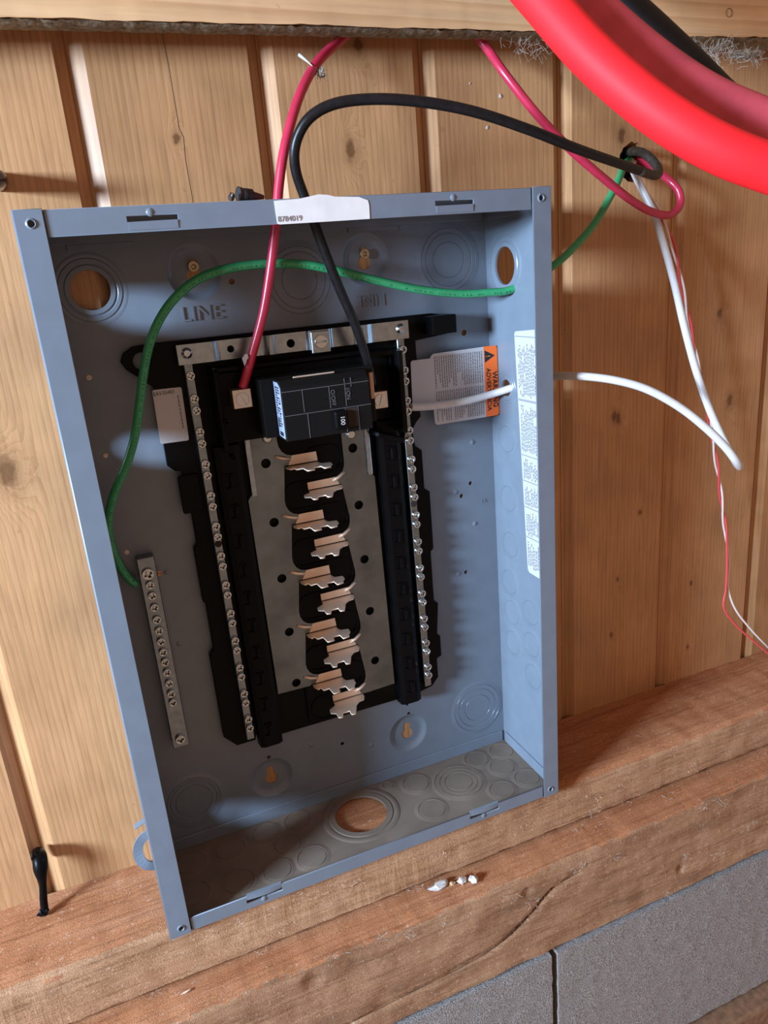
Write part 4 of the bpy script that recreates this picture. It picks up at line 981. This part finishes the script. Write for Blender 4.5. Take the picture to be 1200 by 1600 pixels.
def fibres(spots, n, L, r, seed, spread, up=0.5):
    rg = random.Random(seed); ms = []
    for s_ in spots:
        for i in range(n):
            p = Vector(s_) + Vector((rg.gauss(0, spread), rg.gauss(0, spread * 0.3), rg.gauss(0, spread * 0.5)))
            d = Vector((rg.gauss(0, 1), -abs(rg.gauss(0, 0.6)), rg.gauss(0, up))).normalized()
            e_ = Vector((rg.gauss(0, 1), rg.gauss(0, 0.6), rg.gauss(0, 1))) * 0.5
            l = L * rg.uniform(0.4, 1.3)
            ms.append(tube([p, p + d * l * 0.5 + e_ * l * 0.2, p + d * l], r * rg.uniform(0.6, 1.2), 4, False))
    return join(ms)
spots = [at(u, w_, y=-0.0875) for u, w_ in ((330, 1455), (370, 1440), (420, 1425), (440, 1450), (470, 1400), (520, 1385), (640, 1345), (560, 1378), (700, 1330), (780, 1265), (820, 1290), (940, 1240), (965, 1225), (985, 1250), (925, 1270), (1080, 1200), (900, 1300))]
put('splinters', fibres(spots, 14, 0.0028, 0.00013, 3, 0.007), mat=M_FIBRE, kind='stuff', label='pale wood splinters and lint on the upper sill timber', cat='splinters')
spots = [at(u, w_, z=-0.3220) for u, w_ in ((245, 1550), (290, 1545), (400, 1490), (640, 1385), (655, 1388), (668, 1385), (905, 1295), (940, 1290), (1040, 1245), (1105, 1215), (1190, 1180))] + [at(u, w_, y=-0.119) for u, w_ in ((520, 1495), (600, 1460), (700, 1440), (800, 1400), (905, 1355), (1100, 1260), (1130, 1255), (1060, 1360), (1070, 1340), (1120, 1330), (1170, 1290), (830, 1410), (640, 1460), (1050, 1395), (960, 1340))]
put('lint', fibres(spots, 14, 0.0034, 0.00014, 8, 0.006), mat=M_WEB, kind='stuff', label='whitish lint and fibres caught on the lower timber', cat='lint')
cl_ = at(290, 1545, z=-0.3195)
put('wood_chip', xf(lump((0, 0, 0), 0.0015, 4, (2.6, 0.7, 0.5), 1), Matrix.Translation((cl_.x, cl_.y, -0.3225)) @ Matrix.Rotation(0.1, 4, 'Z')), mat=M_FIBRE, label='pale wood chip lying on the red timber at lower left', cat='wood chip')
# cobwebs below the right end of the cross board
spots = [at(u, w_, y=-0.045) for u, w_ in ((1075, 78), (1090, 82), (1105, 85), (1120, 80), (1135, 75), (1110, 92), (1150, 88), (1180, 92))]
put('cobweb', fibres(spots, 34, 0.008, 0.00012, 5, 0.006, 1.0), mat=M_WEB, kind='stuff', label='dusty cobweb hanging under the right end of the cross board', cat='cobweb')
spots = [at(u, w_, y=-0.035) for u, w_ in ((812, 72), (825, 78), (830, 82), (805, 66), (845, 70))]
put('cobweb', fibres(spots, 14, 0.009, 0.00012, 15, 0.005, 1.0), mat=plain('thin_web', (0.34, 0.29, 0.23), 0.9), kind='stuff', label='thin cobweb tangle under the cross board beside the red wire', cat='cobweb')
for k, (u, w_, y) in enumerate(((1060, 85, -0.044), (1165, 85, -0.043))):
    p = at(u, w_, y=y)
    put('dust_clump', lump(p, 0.005, 31 + k, (2.2 + k, 0.7, 0.75), 3), mat=M_DIRT, label=('grey dust clump under the cross board beside the black cable', 'grey dust clump under the right end of the cross board')[k], cat='dust')
p = at(501, 114, y=-0.036)
t_ = root('lint_tuft', p, 'grey lint tuft stuck to the red wire below the cross board', 'lint')
put('tuft_core', lump(p, 0.0028, 3, (1.0, 0.8, 1.2)), t_, M_DIRT)
put('tuft_fibres', fibres([p, p], 14, 0.006, 0.00022, 9, 0.0016, 1.0), t_, M_WEB)
put('trailing_silk', tube(catmull([at(488, 103, y=-0.040), at(478, 94, y=-0.03), at(468, 86, y=-0.02)], 4), 0.0011, 7, True, lambda t: 0.3 + t), t_, M_WEB)
# paint specks on boards
for (u, w_, r), lb in zip(((781, 150, 0.0017), (734, 130, 0.0008), (761, 199, 0.0015)), ('largest white speck stuck on the plank under the cross board', 'tiny white speck left of the larger one on the plank', 'pale splinter speck just below the black wire on the plank')):
    p = at(u, w_, y=YW)
    put('paint_speck', lump((p.x, YW - 0.0004, p.z), r, u, (1, 0.35, 1.1), 1), mat=M_FOAM, label=lb, cat='speck', group='white specks on the planks')

# torn black plastic tie at the lower left
p0 = at(60, 1338, y=-0.012)
ct = root('plastic_tie', at(68, 1430, z=-0.268), 'torn black plastic strap hanging from the plank groove at lower left', 'strap')
path = catmull([at(59, 1334, y=0.002), at(62, 1342, y=-0.008), at(64, 1362, y=-0.013), at(67, 1380, y=-0.014), at(68, 1405, y=-0.016), at(70, 1424, y=-0.019)], 6)
put('strap_body', tube(path, 0.0056, 10, True, lambda t: 1.05 if t < 0.35 else max(0.55, 1.05 - (t - 0.35) * 2)), ct, M_BLACK)
put('strap_head', xf(boxm((-0.0045, -0.003, -0.0022), (0.0045, 0.003, 0.0022), 0.001, 2), Matrix.Translation(at(58, 1338, y=-0.008)) @ Matrix.Rotation(0.5, 4, 'Y')), ct, M_BLACK)
put('strap_tail', lump(at(68, 1426, y=-0.0205), 0.0034, 5, (1.25, 0.7, 0.9)), ct, M_BLACK)
# black tube stub lying behind the top flange
a = at(372, 303, y=-0.052); b = at(412, 308, y=-0.048)
tb = root('tube_stub', (a + b) / 2, 'short dark hollow tube lying on top of the box', 'tube')
ax = (b - a).normalized()
M_STUB = plain('dark_brown_tube', (0.035, 0.022, 0.018), 0.45, 0, 0.3, 200)
put('tube_wall', tube(catmull([a, a.lerp(b, 0.35), a.lerp(b, 0.7), b], 5), 0.0048, 16, False, lambda t: 1.0 - 0.72 * t), tb, M_STUB)
put('tube_bore', tube([a + ax * 0.0002, a + ax * 0.01], 0.0043, 16, True), tb, M_INK)
put('torn_flap', lump(at(362, 307, y=-0.056), 0.0022, 8, (0.9, 0.8, 1.2)), tb, M_STUB)
# end of a glossy dark cable at the left edge
p = at(-6, 279, y=-0.012)
lt = root('cable_stub', p, 'glossy dark blue cable end poking out of the plank at left edge', 'cable')
put('sheath', tube(catmull([Vector((p.x, 0.02, p.z + 0.001)), Vector((p.x, 0.0, p.z)), Vector((p.x + 0.0006, -0.018, p.z - 0.001)), Vector((p.x - 0.004, -0.028, p.z - 0.003))], 6), 0.0062, 16), lt, plain('glossy_navy', (0.012, 0.012, 0.035), 0.15))
